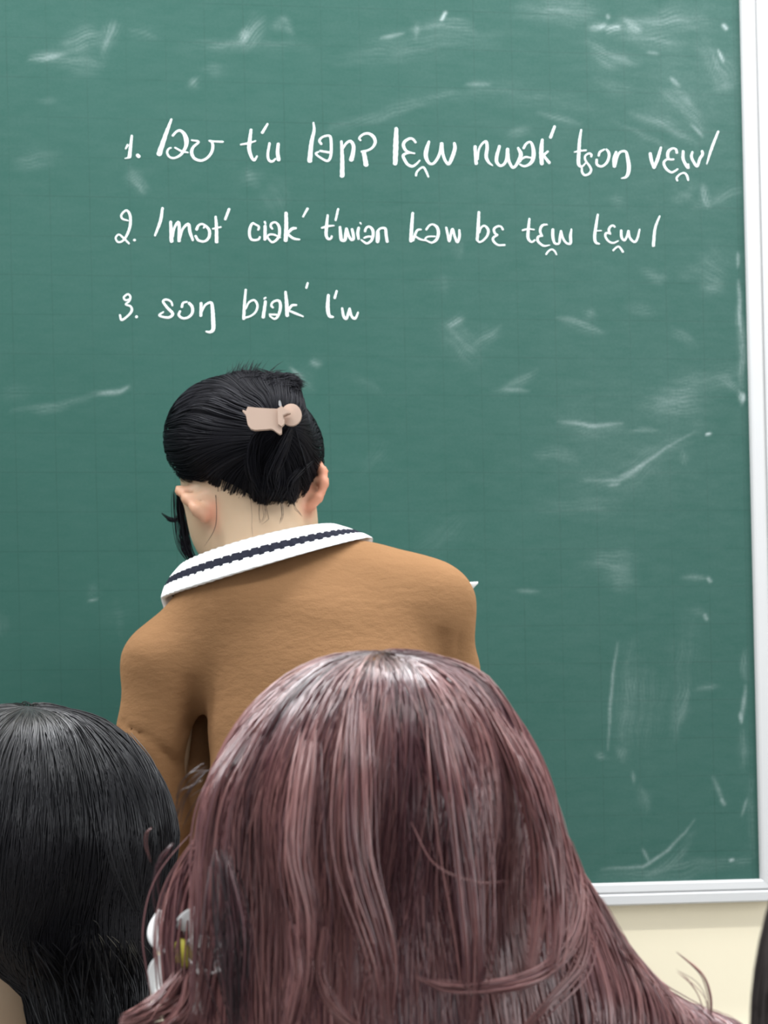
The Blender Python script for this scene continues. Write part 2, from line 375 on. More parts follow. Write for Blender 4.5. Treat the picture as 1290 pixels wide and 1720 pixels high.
# ---- handwriting: each block is (origin, scale, [strokes]); a stroke is points and width(s)
W1 = [
 ((200,190),6.45,[([(70,388),(95,345)],(14,24)),([(138,243),(126,350),(112,478)],(22,38)),([(62,492),(112,484)],(10,16)),([(196,455),(217,474)],(36,36)),
   ([(568,65),(510,220),(432,448)],(20,56)),
   ([(580,247),(618,205),(660,190),(702,222),(728,290),(722,365),(672,448),(600,488),(545,475),(521,430),(536,390),(566,376)],(22,22,26,34,48,34,26,20,20,20,18,14)),([(603,374),(680,415),(748,428)],(16,18,14)),
   ([(782,294),(862,312),(803,370),(786,430),(815,490),(885,516),(950,490),(1000,430),(1016,360),(1004,312),(980,302)],(14,20,26,32,28,24,24,28,28,24,20)),([(972,300),(1050,309),(1126,312)],(14,18,20))]),
 ((400,190),5.16,[([(112,142),(100,240),(95,310),(115,380),(140,408),(165,372)],(20,30,30,24,20,12)),([(20,274),(90,262),(152,242)],(12,16,10)),([(256,93),(208,172)],(16,22)),
   ([(273,260),(258,350),(265,405),(295,420),(326,395)],(18,20,20,18,12)),([(348,265),(342,340),(352,408)],(24,28,30)),
   ([(652,82),(658,150),(635,260),(620,418)],(12,22,32,40)),([(722,270),(704,240),(732,208),(790,197),(805,240),(806,340),(795,395),(768,415),(710,385),(672,352),(698,336)],(18,18,16,18,22,22,20,18,16,14,12)),([(708,328),(790,342)],(16,18)),
   ([(895,243),(902,390),(902,548)],(18,30,38)),([(905,310),(938,262),(975,245),(1000,285),(996,345),(980,408)],(16,18,22,28,32,38)),
   ([(1062,238),(1050,216),(1085,185),(1130,178),(1172,205),(1188,250),(1168,295),(1128,322),(1068,336)],(14,16,18,20,26,24,18,16,18)),([(1088,335),(1110,452)],(32,40))]),
 ((640,190),8.0625,[([(207,205),(200,440),(192,690)],(44,66,56)),([(470,400),(435,357),(390,346),(322,385),(303,440),(330,500),(375,530),(458,548)],(26,28,30,36,38,34,26,18)),
   ([(400,540),(340,548),(300,575),(320,635),(360,695),(420,722),(470,698),(527,640)],(18,26,34,36,34,32,26,16)),
   ([(650,383),(615,500),(608,590),(650,678),(710,683),(768,610),(803,520),(822,408)],(28,52,50,32,30,34,36,42)),([(822,408),(835,540),(868,640),(915,690),(960,610),(1000,480),(992,405)],(40,36,34,36,46,44,32)),
   ([(472,850),(485,800),(530,752),(575,736),(608,785),(643,868)],(24,24,22,24,26,20))]),
 ((780,190),7.167,[([(128,400),(142,612)],(34,38)),([(160,560),(175,440),(215,370),(262,345),(274,420),(262,520),(290,590),(340,634)],(20,20,22,30,36,38,28,12)),
   ([(424,395),(390,520),(390,590),(430,634),(480,612),(512,540),(520,430)],(30,38,36,28,28,34,36)),([(520,430),(532,560),(570,645),(600,652),(640,600),(680,500),(645,418)],(34,32,28,28,34,44,24)),
   ([(712,425),(745,370),(795,350),(825,410),(834,500),(815,580),(770,625),(715,640),(662,615)],(28,24,24,36,46,40,28,24,16)),([(668,590),(690,555),(740,530),(810,542)],(18,20,22,16)),
   ([(938,318),(926,450),(932,615)],(28,48,42)),([(1008,460),(952,508)],(20,28)),([(948,505),(1025,602)],(28,32)),([(1088,158),(1036,296)],(28,34))]),
 ((950,190),9.923,[([(262,275),(234,450),(222,650),(215,830),(245,893)],(26,44,52,54,40)),([(240,893),(285,885),(338,828)],(30,26,16)),([(142,652),(220,635),(345,622)],(16,26,24)),
   ([(425,730),(432,695),(395,675),(340,700),(320,750),(350,820),(400,885),(425,950),(392,1012),(320,1036),(276,985),(270,905)],(26,30,28,26,28,28,32,34,32,32,32,22)),
   ([(550,715),(572,650),(650,604)],(32,34,20)),([(676,603),(715,650),(725,720),(690,820),(630,878),(570,888),(520,850),(518,772)],(28,38,40,38,34,34,38,34)),
   ([(845,645),(808,760),(815,893)],(36,48,54)),([(835,860),(860,740),(900,660),(955,637),(1010,655),(1040,780),(1055,900),(1040,1010),(1000,1070),(928,1090)],(26,30,34,34,40,56,62,54,38,14))]),
 ((1070,190),8.0625,[([(177,543),(195,640),(230,745)],(38,40,34)),([(230,745),(280,620),(325,463)],(34,42,26)),
   ([(540,540),(527,492),(480,480),(425,520),(416,590),(440,628),(498,628)],(32,26,24,36,36,24,24)),([(440,625),(390,635),(362,680),(395,755),(460,803),(510,788),(552,758)],(20,26,30,30,26,24,20)),
   ([(625,513),(627,630),(690,742),(692,690)],(32,36,34,22)),([(750,525),(737,590),(765,660),(815,720),(850,620),(887,560),(880,512)],(26,32,32,32,34,34,30)),([(1100,248),(1010,480),(944,692)],(26,34,14)),
   ([(548,918),(536,880),(580,830),(640,812),(677,850),(693,912)],(22,24,20,22,28,22))]),
]
W2 = [
 ((180,330),5.864,[([(208,240),(150,220),(141,180),(190,138),(226,190),(226,290),(195,380),(150,440),(105,450),(84,408),(115,376),(160,410),(217,466)],(12,18,18,18,24,24,22,18,16,16,16,18,16)),([(262,430),(275,432)],(22,22)),
   ([(545,113),(525,240),(470,388)],(22,28,18)),([(625,247),(634,445)],(24,36)),([(645,400),(662,310),(700,255),(710,310),(708,442)],(18,20,26,28,30)),([(718,410),(745,320),(800,274),(815,350),(845,434)],(18,20,26,28,20)),
   ([(880,328),(900,287),(945,275),(1003,330),(1003,400),(960,443),(900,433),(868,388)],(26,20,18,26,26,20,22,22)),([(950,312),(962,292)],(14,16)),
   ([(1068,198),(1076,300),(1078,452)],(20,28,32)),([(1038,320),(1122,302)],(14,14)),([(1202,123),(1162,228)],(24,22))]),
 ((400,330),9.923,[([(335,560),(345,505),(290,470),(240,450),(200,520),(187,630),(215,710),(275,730),(340,715),(365,672)],(30,32,28,34,42,42,38,34,34,26)),([(450,490),(447,722)],(46,48)),([(440,420),(458,462)],(32,22)),
   ([(572,545),(542,500),(560,450),(625,435),(680,500),(690,600),(668,690),(575,765),(500,700),(490,672),(520,640),(600,640),(705,688)],(26,32,32,30,40,42,40,32,28,26,28,28,20)),
   ([(798,272),(802,500),(792,740)],(50,60,62)),([(968,530),(900,542),(825,610)],(30,46,40)),([(820,625),(920,700),(1027,720)],(36,38,24)),([(1160,200),(1080,342)],(36,26))]),
 ((520,330),8.6,[([(262,268),(245,430),(240,560),(270,615),(310,605),(320,572)],(26,42,40,32,28,26)),([(172,458),(260,432),(358,422)],(22,28,14)),([(413,178),(376,346)],(28,28)),
   ([(438,438),(450,570),(462,630),(510,630),(522,560),(532,462)],(30,44,40,40,44,34)),([(532,462),(562,560),(600,625),(635,612),(628,540),(612,470)],(34,36,32,36,38,32)),
   ([(710,450),(696,530),(708,618)],(34,40,30)),([(728,378),(745,400)],(20,14)),
   ([(800,508),(815,460),(860,437),(908,480),(918,560),(890,640),(830,680),(780,655),(742,625)],(30,28,28,38,38,34,28,24,18)),([(785,602),(850,580),(915,590)],(24,26,22)),
   ([(985,500),(985,600),(980,662)],(44,56,40)),([(985,520),(1000,480),(1045,458),(1095,470),(1106,560),(1122,658)],(24,26,28,36,38,38))]),
 ((670,340),6.45,[([(150,113),(138,270),(130,422)],(26,34,36)),([(245,294),(195,308),(152,415)],(12,22,24)),([(168,362),(230,400),(300,415)],(16,18,14)),
   ([(296,297),(330,252),(370,240),(413,270),(428,330),(410,400),(360,436),(310,420),(284,395),(320,372),(395,370)],(20,18,18,28,32,28,20,16,14,16,14)),
   ([(512,270),(530,350),(547,422),(578,290),(605,370),(634,432),(656,370),(655,298)],(20,24,22,24,24,24,26,20)),
   ([(867,103),(860,250),(848,412)],(24,32,26)),([(872,330),(890,275),(930,255),(968,300),(958,360),(910,415),(870,430),(845,405)],(16,18,20,26,22,20,18,16)),
   ([(1128,297),(1105,263),(1065,262),(1030,290),(1040,335),(1072,355)],(20,18,20,24,20,16)),([(1072,352),(1022,385),(1028,425),(1075,463),(1148,462)],(16,22,22,18,20))]),
 ((860,340),9.923,[([(291,268),(275,420),(265,570),(290,635),(335,662),(382,628)],(30,42,46,36,28,26)),([(172,468),(270,445),(372,456)],(26,26,18)),
   ([(590,372),(520,378),(480,420),(470,490),(502,565)],(18,36,36,36,32)),([(502,558),(440,572),(425,630),(470,690),(540,728),(630,712)],(26,34,38,34,30,12)),
   ([(680,448),(680,570),(712,680),(782,685),(800,580),(816,472)],(42,46,34,30,38,28)),([(816,472),(850,600),(910,680),(975,682),(975,560),(992,442)],(28,34,30,38,44,18)),
   ([(568,868),(610,812),(665,785),(712,815),(742,872)],(28,26,26,26,22))]),
 ((980,340),8.6,[([(208,173),(180,350),(162,500),(180,580),(232,602)],(26,38,40,34,18)),([(170,412),(262,410)],(16,14)),([(455,358),(430,336),(390,350),(366,400),(388,458)],(24,26,28,32,24)),
   ([(388,452),(330,445),(316,490),(360,560),(430,588),(506,555)],(20,28,28,26,24,16)),([(545,402),(550,500),(590,550),(625,500),(650,408)],(30,34,28,28,28)),([(650,408),(670,510),(735,573),(780,520),(812,388)],(28,30,28,30,20)),
   ([(427,698),(480,648),(520,646),(572,718)],(22,22,24,28)),([(1102,197),(1035,380),(1010,630)],(20,34,42))]),
]
W3 = [
 ((190,470),6.143,[([(172,200),(130,212),(110,182),(150,150),(178,175),(165,222),(130,255),(180,275),(192,320),(150,375),(88,415),(70,362)],(16,18,18,18,20,18,16,20,24,20,22,18)),([(236,380),(246,386)],(28,28)),
   ([(612,268),(597,227),(550,205),(515,225),(560,290),(615,350),(580,388),(520,385),(476,366),(520,332)],(16,18,20,22,26,28,24,22,20,14)),
   ([(708,284),(722,240),(765,228)],(24,20,16)),([(780,238),(815,280),(817,340),(780,385),(720,398),(677,365),(692,322)],(26,28,26,24,22,24,20)),
   ([(908,238),(905,374)],(26,28)),([(915,330),(950,262),(1010,237),(1025,300),(1032,420),(1032,510),(1000,540),(958,535)],(16,20,26,34,40,38,26,16))]),
 ((390,460),5.609,[([(128,148),(116,280),(108,426)],(18,24,26)),([(127,330),(160,268),(210,250),(238,300),(220,360),(170,400),(112,416)],(14,16,18,20,18,16,18)),([(314,258),(292,412)],(24,30)),([(300,236),(318,224)],(16,14)),
   ([(385,320),(368,296),(390,262),(440,255),(455,310),(436,390),(400,425),(352,398)],(18,18,18,22,26,22,18,12)),([(350,384),(422,386)],(16,16)),
   ([(502,168),(514,290),(518,396)],(20,32,32)),([(607,295),(562,300),(525,350)],(16,22,20)),([(545,352),(600,375),(670,403)],(18,20,12)),([(712,85),(698,135)],(18,18)),
   ([(906,198),(900,320),(915,395),(952,408)],(24,34,28,18)),([(985,160),(965,230)],(18,22)),
   ([(1035,322),(1050,400),(1075,425),(1092,380),(1106,325)],(18,24,20,24,18)),([(1106,325),(1125,400),(1160,420),(1187,362)],(18,22,22,14))]),
]
def catmull(P, Wd, n=9):
    P = np.array(P, float); Wd = np.array(Wd, float)
    if len(Wd) != len(P): Wd = np.interp(np.linspace(0, 1, len(P)), np.linspace(0, 1, len(Wd)), Wd)
    D = np.concatenate([P, Wd[:, None]], 1)
    E = np.vstack([2 * D[0] - D[1], D, 2 * D[-1] - D[-2]]); out = []
    for i in range(1, len(E) - 2):
        for t in np.arange(n) / n:
            a, b, c, d = E[i - 1], E[i], E[i + 1], E[i + 2]
            out.append(0.5 * (2 * b + (c - a) * t + (2 * a - 5 * b + 4 * c - d) * t * t + (3 * b - a - 3 * c + d) * t ** 3))
    out.append(E[-2]); out = np.array(out)
    return out[:, :2], np.abs(out[:, 2])
def write_word(strokes, ox, oy, s, k):
    parts = []
    for pts, wd in strokes:
        P, w = catmull(pts, wd)
        P = P / s + np.array([ox, oy]); w = np.maximum(w / s * 0.5 * 0.95, 0.7)
        T = np.gradient(P, axis=0); T /= np.linalg.norm(T, axis=1)[:, None] + 1e-9
        # round the two ends
        P = np.vstack([P[0] - T[0] * w[0] * .55, P, P[-1] + T[-1] * w[-1] * .55]); w = np.concatenate([[w[0] * .45], w, [w[-1] * .45]])
        T = np.vstack([T[:1], T, T[-1:]]); N = np.stack([-T[:, 1], T[:, 0]], -1)
        j = 1 + 0.10 * np.sin(np.arange(len(P)) * 2.1 + k); k += 1
        L, Rr = P + N * (w * j)[:, None], P - N * (w * (2 - j))[:, None]
        lift = 0.00025 + 0.00002 * (k % 9)
        A = on_board(L[:, 0], L[:, 1], lift); C = on_board(P[:, 0], P[:, 1], lift + 0.0005); B = on_board(Rr[:, 0], Rr[:, 1], lift)
        V = np.concatenate([A, C, B]); n = len(P); i = np.arange(n - 1)
        Q = np.concatenate([np.stack([i, n + i, n + i + 1, i + 1], -1), np.stack([n + i, 2 * n + i, 2 * n + i + 1, n + i + 1], -1)])
        parts.append((V, Q, {}))
    V, Q, A = join(parts)
    return add('chalk_word', raw_mesh('chalk_word', V, Q, True, mats=[CHALK]), board)
def write(blocks, splits):
    for bi, ((ox, oy), s, strokes) in enumerate(blocks):
        cuts = [0] + splits.get(bi, []) + [len(strokes)]
        for a, b in zip(cuts[:-1], cuts[1:]): write_word(strokes[a:b], ox, oy, s, a + 3 * bi)
write(W1, {0: [4], 1: [5]})
write(W2, {0: [2], 3: [5], 5: [7]})
write(W3, {0: [2], 1: [9, 10]})

# ------------------------------------------------------------------ implicit shapes
def _smin(a, b, k):
    if k <= 0: return np.minimum(a, b)
    h = np.clip(0.5 + 0.5 * (b - a) / k, 0, 1); return b * (1 - h) + a * h - k * h * (1 - h)
class Cap:
    """Tapered capsule, its cross-section flattened in depth by sq."""
    def __init__(s, a, b, ra, rb, k=0.02, sq=1.0): s.a, s.b, s.ra, s.rb, s.k, s.sq = np.array(a, float), np.array(b, float), ra, rb, k, sq
    def __call__(s, P):
        S = np.array([1, 1 / s.sq, 1]); p = (P - s.a) * S; ab = (s.b - s.a) * S
        t = np.clip((p @ ab) / max(ab @ ab, 1e-9), 0, 1)
        return (np.linalg.norm(p - t[:, None] * ab, axis=1) - (s.ra + (s.rb - s.ra) * t)) * min(1, s.sq ** 0.5)
    def bounds(s):
        r = max(s.ra, s.rb); return np.minimum(s.a, s.b) - r, np.maximum(s.a, s.b) + r
class Ell:
    def __init__(s, c, r, rot=(0, 0, 0), k=0.02):
        from mathutils import Euler
        s.c, s.r, s.k = np.array(c, float), np.array(r, float), k
        s.M = np.array(Euler(rot).to_matrix()).T
    def __call__(s, P):
        p = (P - s.c) @ s.M.T
        k0 = np.linalg.norm(p / s.r, axis=1); k1 = np.linalg.norm(p / s.r ** 2, axis=1)
        return k0 * (k0 - 1) / np.maximum(k1, 1e-6)
    def bounds(s):
        m = s.r.max(); return s.c - m, s.c + m
class Cut:
    """Smoothly carve a primitive out of everything before it."""
    def __init__(s, prim, k=0.01): s.p, s.k = prim, k
    def bounds(s): return s.p.bounds()
class Field:
    def __init__(s, prims, off=0.0, disp=None): s.prims, s.off, s.disp = prims, off, disp
    def __call__(s, P):
        d = np.full(len(P), 0.5)
        for p in s.prims:
            if isinstance(p, Cut): d = -_smin(-d, p.p(P), p.k)
            else: d = _smin(d, p(P), p.k)
        if s.disp is not None: d = d - s.disp(P)
        return d - s.off
    def bounds(s):
        L, H = zip(*[p.bounds() for p in s.prims if not isinstance(p, Cut)]); return np.min(L, 0), np.max(H, 0)
    def grad(s, P, e=0.0015):
        g = np.stack([s(P + np.eye(3)[i] * e) - s(P - np.eye(3)[i] * e) for i in range(3)], -1)
        return g / (np.linalg.norm(g, axis=1)[:, None] + 1e-9)
    def grid(s, h):
        lo, hi = s.bounds(); lo = lo - 0.02 - abs(s.off); hi = hi + 0.02 + abs(s.off)
        n = np.ceil((hi - lo) / h).astype(int) + 1
        ax = [lo[i] + np.arange(n[i]) * h for i in range(3)]
        D = np.full(tuple(n), 0.5, np.float32)
        for p in s.prims:
            a, b = p.bounds(); m = 0.03 + 2 * p.k
            i0 = np.clip(((a - m - lo) / h).astype(int), 0, n); i1 = np.clip(((b + m - lo) / h).astype(int) + 2, 0, n)
            sl = tuple(slice(i0[i], i1[i]) for i in range(3))
            G = np.stack(np.meshgrid(*[ax[i][sl[i]] for i in range(3)], indexing='ij'), -1).reshape(-1, 3)
            if len(G) == 0: continue
            cur = D[sl].reshape(-1)
            new = -_smin(-cur, p.p(G), p.k) if isinstance(p, Cut) else _smin(cur, p(G), p.k)
            D[sl] = new.reshape(D[sl].shape)
        if s.disp is not None:
            near = np.nonzero(np.abs(D) < 0.03)
            D[near] -= s.disp(np.stack([ax[i][near[i]] for i in range(3)], -1))
        return D - s.off, lo, h
def nets(D, lo, h, iters=2):
    """Surface nets of a sampled field -> vertices, quads."""
    n = np.array(D.shape); ins = D < 0
    c = [ins[i:n[0] - 1 + i, j:n[1] - 1 + j, k:n[2] - 1 + k] for i in (0, 1) for j in (0, 1) for k in (0, 1)]
    s = sum(x.astype(np.int8) for x in c); act = (s > 0) & (s < 8)
    idx = np.full(act.shape, -1, np.int64); I = np.argwhere(act); idx[act] = np.arange(len(I))
    acc = np.zeros((len(I), 3)); cnt = np.zeros(len(I))
    cor = [(i, j, k) for i in (0, 1) for j in (0, 1) for k in (0, 1)]
    for a in cor:
        for ax in range(3):
            if a[ax]: continue
            b = list(a); b[ax] = 1
            fa = D[tuple((I + a).T)]; fb = D[tuple((I + b).T)]
            x = (fa < 0) != (fb < 0); t = np.where(x, fa / np.where(fa == fb, 1, fa - fb), 0)
            p = np.array(a, float)[None] + t[:, None] * (np.array(b) - np.array(a))[None]
            acc += np.where(x[:, None], p, 0); cnt += x
    V = lo + (I + acc / cnt[:, None]) * h
    Q = []
    for ax in range(3):
        o1, o2 = (ax + 1) % 3, (ax + 2) % 3
        A = np.moveaxis(ins, ax, 0)
        x = A[:-1] != A[1:]; e = np.argwhere(np.moveaxis(x, 0, ax)) if True else None
        e = e[(e[:, o1] > 0) & (e[:, o2] > 0) & (e[:, o1] < n[o1] - 1) & (e[:, o2] < n[o2] - 1)]
        d1 = np.zeros(3, int); d1[o1] = 1; d2 = np.zeros(3, int); d2[o2] = 1
        q = np.stack([idx[tuple((e - d1 - d2).T)], idx[tuple((e - d2).T)], idx[tuple(e.T)], idx[tuple((e - d1).T)]], -1)
        fl = ~ins[tuple(e.T)]; q[fl] = q[fl][:, ::-1]; Q.append(q)
    Q = np.concatenate(Q); Q = Q[(Q >= 0).all(1)]
    for _ in range(iters):                                  # a little smoothing
        S = np.zeros_like(V); C = np.zeros(len(V))
        for i in range(4):
            for j in (1, 3):
                np.add.at(S, Q[:, i], V[Q[:, (i + j) % 4]]); np.add.at(C, Q[:, i], 1)
        V = 0.5 * V + 0.5 * S / np.maximum(C, 1)[:, None]
    return V, Q
def solid(field, h, iters=2):
    V, Q = nets(*field.grid(h), iters=iters); return V, Q

# ------------------------------------------------------------------ hair strands
def tubes(P, rad, tone, sides=3):
    """P (N,S,3) strand points, rad (N,S), tone (N,S) -> V, Q, attrs"""
    N, S, _ = P.shape
    T = np.gradient(P, axis=1); T /= np.linalg.norm(T, axis=2, keepdims=True) + 1e-9
    ref = np.array([0.31, -0.9, 0.29]); A = np.cross(T, ref); A /= np.linalg.norm(A, axis=2, keepdims=True) + 1e-9
    B = np.cross(T, A)
    ang = np.arange(sides) * 2 * np.pi / sides
    V = P[:, :, None] + rad[:, :, None, None] * (np.cos(ang)[None, None, :, None] * A[:, :, None] + np.sin(ang)[None, None, :, None] * B[:, :, None])
    I = np.arange(N * S * sides).reshape(N, S, sides); J = np.roll(I, -1, axis=2)
    Q = np.stack([I[:, :-1], J[:, :-1], J[:, 1:], I[:, 1:]], -1).reshape(-1, 4)
    return V.reshape(-1, 3), Q, {'tone': np.repeat(tone.reshape(-1), sides)}
def grow(field, start, direc, steps, step, lift, rise=6, wiggle=None):
    """Walk strands over the surface of a field along a direction field."""
    P = start.copy(); out = []
    for i in range(steps):
        n = field.grad(P); h = lift * min(1.0, (i + 0.2) / rise)
        P = P - n * (field(P) - h)[:, None]
        out.append(P.copy())
        d = direc(P, i) if wiggle is None else direc(P, i) + wiggle(P, i)
        d = d - (d * n).sum(1)[:, None] * n
        P = P + d / (np.linalg.norm(d, axis=1)[:, None] + 1e-6) * (step if np.isscalar(step) else step[:, None])
    return np.stack(out, 1)
def scatter(field, n, centre, keep):
    """Random points on a star-shaped field around a centre."""
    d = rng.normal(size=(n * 3, 3)); d /= np.linalg.norm(d, axis=1)[:, None]
    P = centre + d * 0.01; t = np.full(len(d), 0.01)
    for _ in range(60):
        f = field(P); t = t - f * 0.8; P = centre + d * t[:, None]
        if np.abs(f).max() < 1e-4: break
    ok = keep(P) & (np.abs(field(P)) < 0.01); return P[ok][:n]
def strand_radius(N, S, r, tip=0.25):
    s = np.linspace(0, 1, S); prof = np.minimum(1, np.minimum(0.4 + s * 6, tip + (1 - s) * 4))
    return rng.uniform(0.7, 1.3, (N, 1)) * r * prof[None]
def guided(guides, n, spread, r, tone, S=26, jit=0.25, flare=False):
    """A lock: n strands around a hand-laid guide curve."""
    G = np.array(guides, float); G, _ = catmull3(G, S)
    N = n; ph = rng.normal(size=(N, 3)) * spread
    s = np.linspace(0, 1, S)
    amp = 0.35 + 0.65 * np.sin(np.pi * np.clip(s * 0.9 + 0.1, 0, 1))
    if flare: amp = 0.3 + 0.9 * s
    wave = np.stack([np.sin(s[None] * rng.uniform(2, 7, (N, 1)) + rng.uniform(0, 6.28, (N, 1))) for _ in range(3)], -1) * spread * jit
    P = G[None] + ph[:, None] * amp[None, :, None] + wave
    tn = np.clip(tone + rng.normal(size=(N, 1)) * 0.18, 0, 1) * np.ones((1, S))
    return tubes(P, strand_radius(N, S, r, 0.1), tn)
def catmull3(P, S):
    P = np.asarray(P, float); E = np.vstack([2 * P[0] - P[1], P, 2 * P[-1] - P[-2]]); m = len(P) - 1
    out = []
    for x in np.linspace(0, m - 1e-6, S):
        i = int(x) + 1; t = x - int(x); a, b, c, d = E[i - 1], E[i], E[i + 1], E[i + 2]
        out.append(0.5 * (2 * b + (c - a) * t + (2 * a - 5 * b + 4 * c - d) * t * t + (3 * b - a - 3 * c + d) * t ** 3))
    return np.array(out), None

def shape(name, field, h, mats, parent, iters=2, attrs=None):
    V, Q = solid(field, h, iters); A = attrs(V) if attrs else None
    return add(name, raw_mesh(name, to_world(V), Q, True, A, mats), parent)

def hand_prims(wrist, aim, palm_n, side, curl=0.6, s=1.0):
    """Palm and five bent fingers from a wrist point; side +1 puts the thumb towards palm_n x aim."""
    aim = np.array(aim, float) / np.linalg.norm(aim); pn = np.array(palm_n, float); pn -= aim * (pn @ aim); pn /= np.linalg.norm(pn)
    lat = np.cross(aim, pn) * side; w = np.array(wrist, float); out = []
    out.append(Cap(w, w + aim * .03 * s, .024 * s, .026 * s, .012))
    for i, (o, L) in enumerate(((.028, .068), (.010, .076), (-.009, .070), (-.027, .055))):
        k0 = w + aim * .085 * s + lat * o * s
        out.append(Cap(w + aim * .025 * s + lat * o * .6 * s, k0, .014 * s, .011 * s, .012))
        d = aim; p = k0
        for j, f in enumerate((.45, .32, .23)):
            a = curl * (0.55 + 0.5 * j); d = aim * math.cos(a) + pn * math.sin(a)
            q = p + d * L * f * s; out.append(Cap(p, q, (.0095 - .0008 * j) * s, (.0088 - .0009 * j) * s, .004)); p = q
    b = w + aim * .025 * s + lat * .024 * s; m = b + (aim * .6 + lat * .7 + pn * .35) * .04 * s; e = m + (aim * .85 + lat * .1 + pn * .45) * .032 * s
    out += [Cap(b, m, .015 * s, .011 * s, .010), Cap(m, e, .0105 * s, .0085 * s, .005)]
    return out

def head_prims(c, fwd, up, s=1.0):
    """Skull, jaw, nose, brow, lips and chin in a head frame; c is the skull centre."""
    f = np.array(fwd, float) / np.linalg.norm(fwd); u = np.array(up, float); u -= f * (u @ f); u /= np.linalg.norm(u); r = np.cross(f, u)
    from mathutils import Matrix as Mx
    rot = Mx((r, f, u)).transposed().to_euler()
    q = lambda x, y, z: c + (r * x + f * y + u * z) * s
    return [Ell(c, np.array([.070, .090, .082]) * s, rot, .02), Ell(q(0, .035, -.055), np.array([.056, .056, .068]) * s, rot, .03),
            Cap(q(-.045, .02, -.07), q(0, .075, -.112), .022 * s, .022 * s, .02), Cap(q(.045, .02, -.07), q(0, .075, -.112), .022 * s, .022 * s, .02),
            Cap(q(0, .092, -.02), q(0, .108, -.058), .008 * s, .013 * s, .010), Cap(q(-.02, .086, -.085), q(.02, .086, -.085), .009 * s, .009 * s, .008),
            Cap(q(-.032, .078, -.006), q(.032, .078, -.006), .014 * s, .014 * s, .012),
            Cut(Ell(q(-.030, .099, -.024), np.array([.014, .010, .008]) * s, rot), .006), Cut(Ell(q(.030, .099, -.024), np.array([.014, .010, .008]) * s, rot), .006)], q

def ear_prims(top, low, out, back):
    """An ear: a flared plate with a rolled rim between its top and lobe."""
    top, low, out, back = [np.array(x, float) for x in (top, low, out, back)]
    mid = (top + low) / 2
    pts = [low, mid * .55 + low * .45 + out * .002 + back * .012, mid + out * .008 + back * .016, top * .75 + mid * .25 + out * .010 + back * .010, top + out * .008, top * .7 + mid * .3 + out * .004 - back * .012]
    pr = [Cap(a, b, .0042, .0042, .004) for a, b in zip(pts[:-1], pts[1:])]
    pr += [Cap(low, mid, .006, .006, .008, 1.0), Cap(mid, top * .8 + mid * .2, .007, .006, .010, 1.0), Cap(mid + back * .008, mid - out * .006, .008, .010, .012)]
    return pr

FLOOR_Z = -EYE

# ------------------------------------------------------------------ people: shared body pieces
def flush_none(V): return {'flush_shade': np.zeros(len(V))}
def seated(name, label, depth, shoulders, head_c, fwd, up, knees, neck, hair_cb, cloth=DARK_CLOTH, hs=0.93):
    """A seated figure facing the board: continuous body, top, trousers, shoes."""
    sl, sr_ = [np.array(s, float) for s in shoulders]; mid = (sl + sr_) / 2
    root = empty(name, to_world(np.array([mid[0], mid[1], FLOOR_Z])), label, 'person')
    hip = np.array([mid[0], mid[1] - .02, -.585]); hw = .085
    hl, hr = hip + [-hw, .0, 0], hip + [hw, .0, 0]
    kl, kr = [np.array([k, mid[1] + .33, -.575]) for k in knees]
    fl, fr = kl + [0, .02, FLOOR_Z + .075 - kl[2]], kr + [0, .02, FLOOR_Z + .075 - kr[2]]
    arms = []
    hands = []
    for s, k, sd in ((sl, kl, -1), (sr_, kr, 1)):
        el = s + np.array([sd * .03, .06, -.27]); wr = k * .62 + np.array([mid[0] + sd * .1, mid[1], -.585]) * .38; wr[2] = k[2] + .105
        arms.append((s, el, wr)); hands += hand_prims(wr, np.array([k[0] - wr[0], .3, -.03]), (0, .0, -1), sd, .35, .95)
    hp, _ = head_prims(head_c, fwd, up, hs)
    body = hp + [Cap(neck[0], neck[1], .058, .052, .03)]
    tor = [Cap(mid + [0, -.01, -.08], hip + [0, 0, .08], .125, .125, .05, .75), Cap(sl, sr_, .048, .048, .04)]
    body += tor
    for s, el, wr in arms: body += [Cap(s, el, .046, .038, .02), Cap(el, wr, .038, .025, .015)]
    body += hands
    for h, k, f in ((hl, kl, fl), (hr, kr, fr)):
        body += [Cap(h, k, .078, .055, .03), Cap(k, f, .054, .036, .02), Cap(f + [0, 0, -.02], f + [0, .12, -.035], .034, .026, .02)]
    shape('body', Field(body), .0085, [SKIN], root, 2, flush_none)
    top = [Cap(mid + [0, -.01, -.08], hip + [0, 0, .08], .135, .138, .05, .77), Cap(sl, sr_, .056, .056, .045)]
    for s, el, wr in arms: top += [Cap(s, el, .055, .048, .02), Cap(el, wr + (el - wr) * .12, .046, .036, .015)]
    shape('jumper', Field(top), .010, [cloth], root)
    leg = [Ell(hip, (.165, .135, .085), k=.04)]
    for h, k, f in ((hl, kl, fl), (hr, kr, fr)): leg += [Cap(h, k, .086, .064, .03), Cap(k, f + [0, 0, .03], .062, .052, .02)]
    shape('trousers', Field(leg), .010, [TROUSER], root)
    for f in (fl, fr):
        shape('shoe', Field([Cap(f + [0, -.03, -.035], f + [0, .145, -.042], .040, .033, .02), Cap(f + [0, -.02, -.01], f + [0, .04, -.02], .040, .036, .02)]), .007, [SHOE], root)
    hair_cb(root)
    return root

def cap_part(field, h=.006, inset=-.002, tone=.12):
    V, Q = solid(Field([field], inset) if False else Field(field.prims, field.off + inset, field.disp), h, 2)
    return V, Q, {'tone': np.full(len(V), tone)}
def hair_object(parts, m, parent, name='hair'):
    V, Q, A = [], [], {}
    tri = [p for p in parts]
    V, Q, A = join(tri)
    return add(name, raw_mesh(name, to_world(V), Q, True, A, [m]), parent)

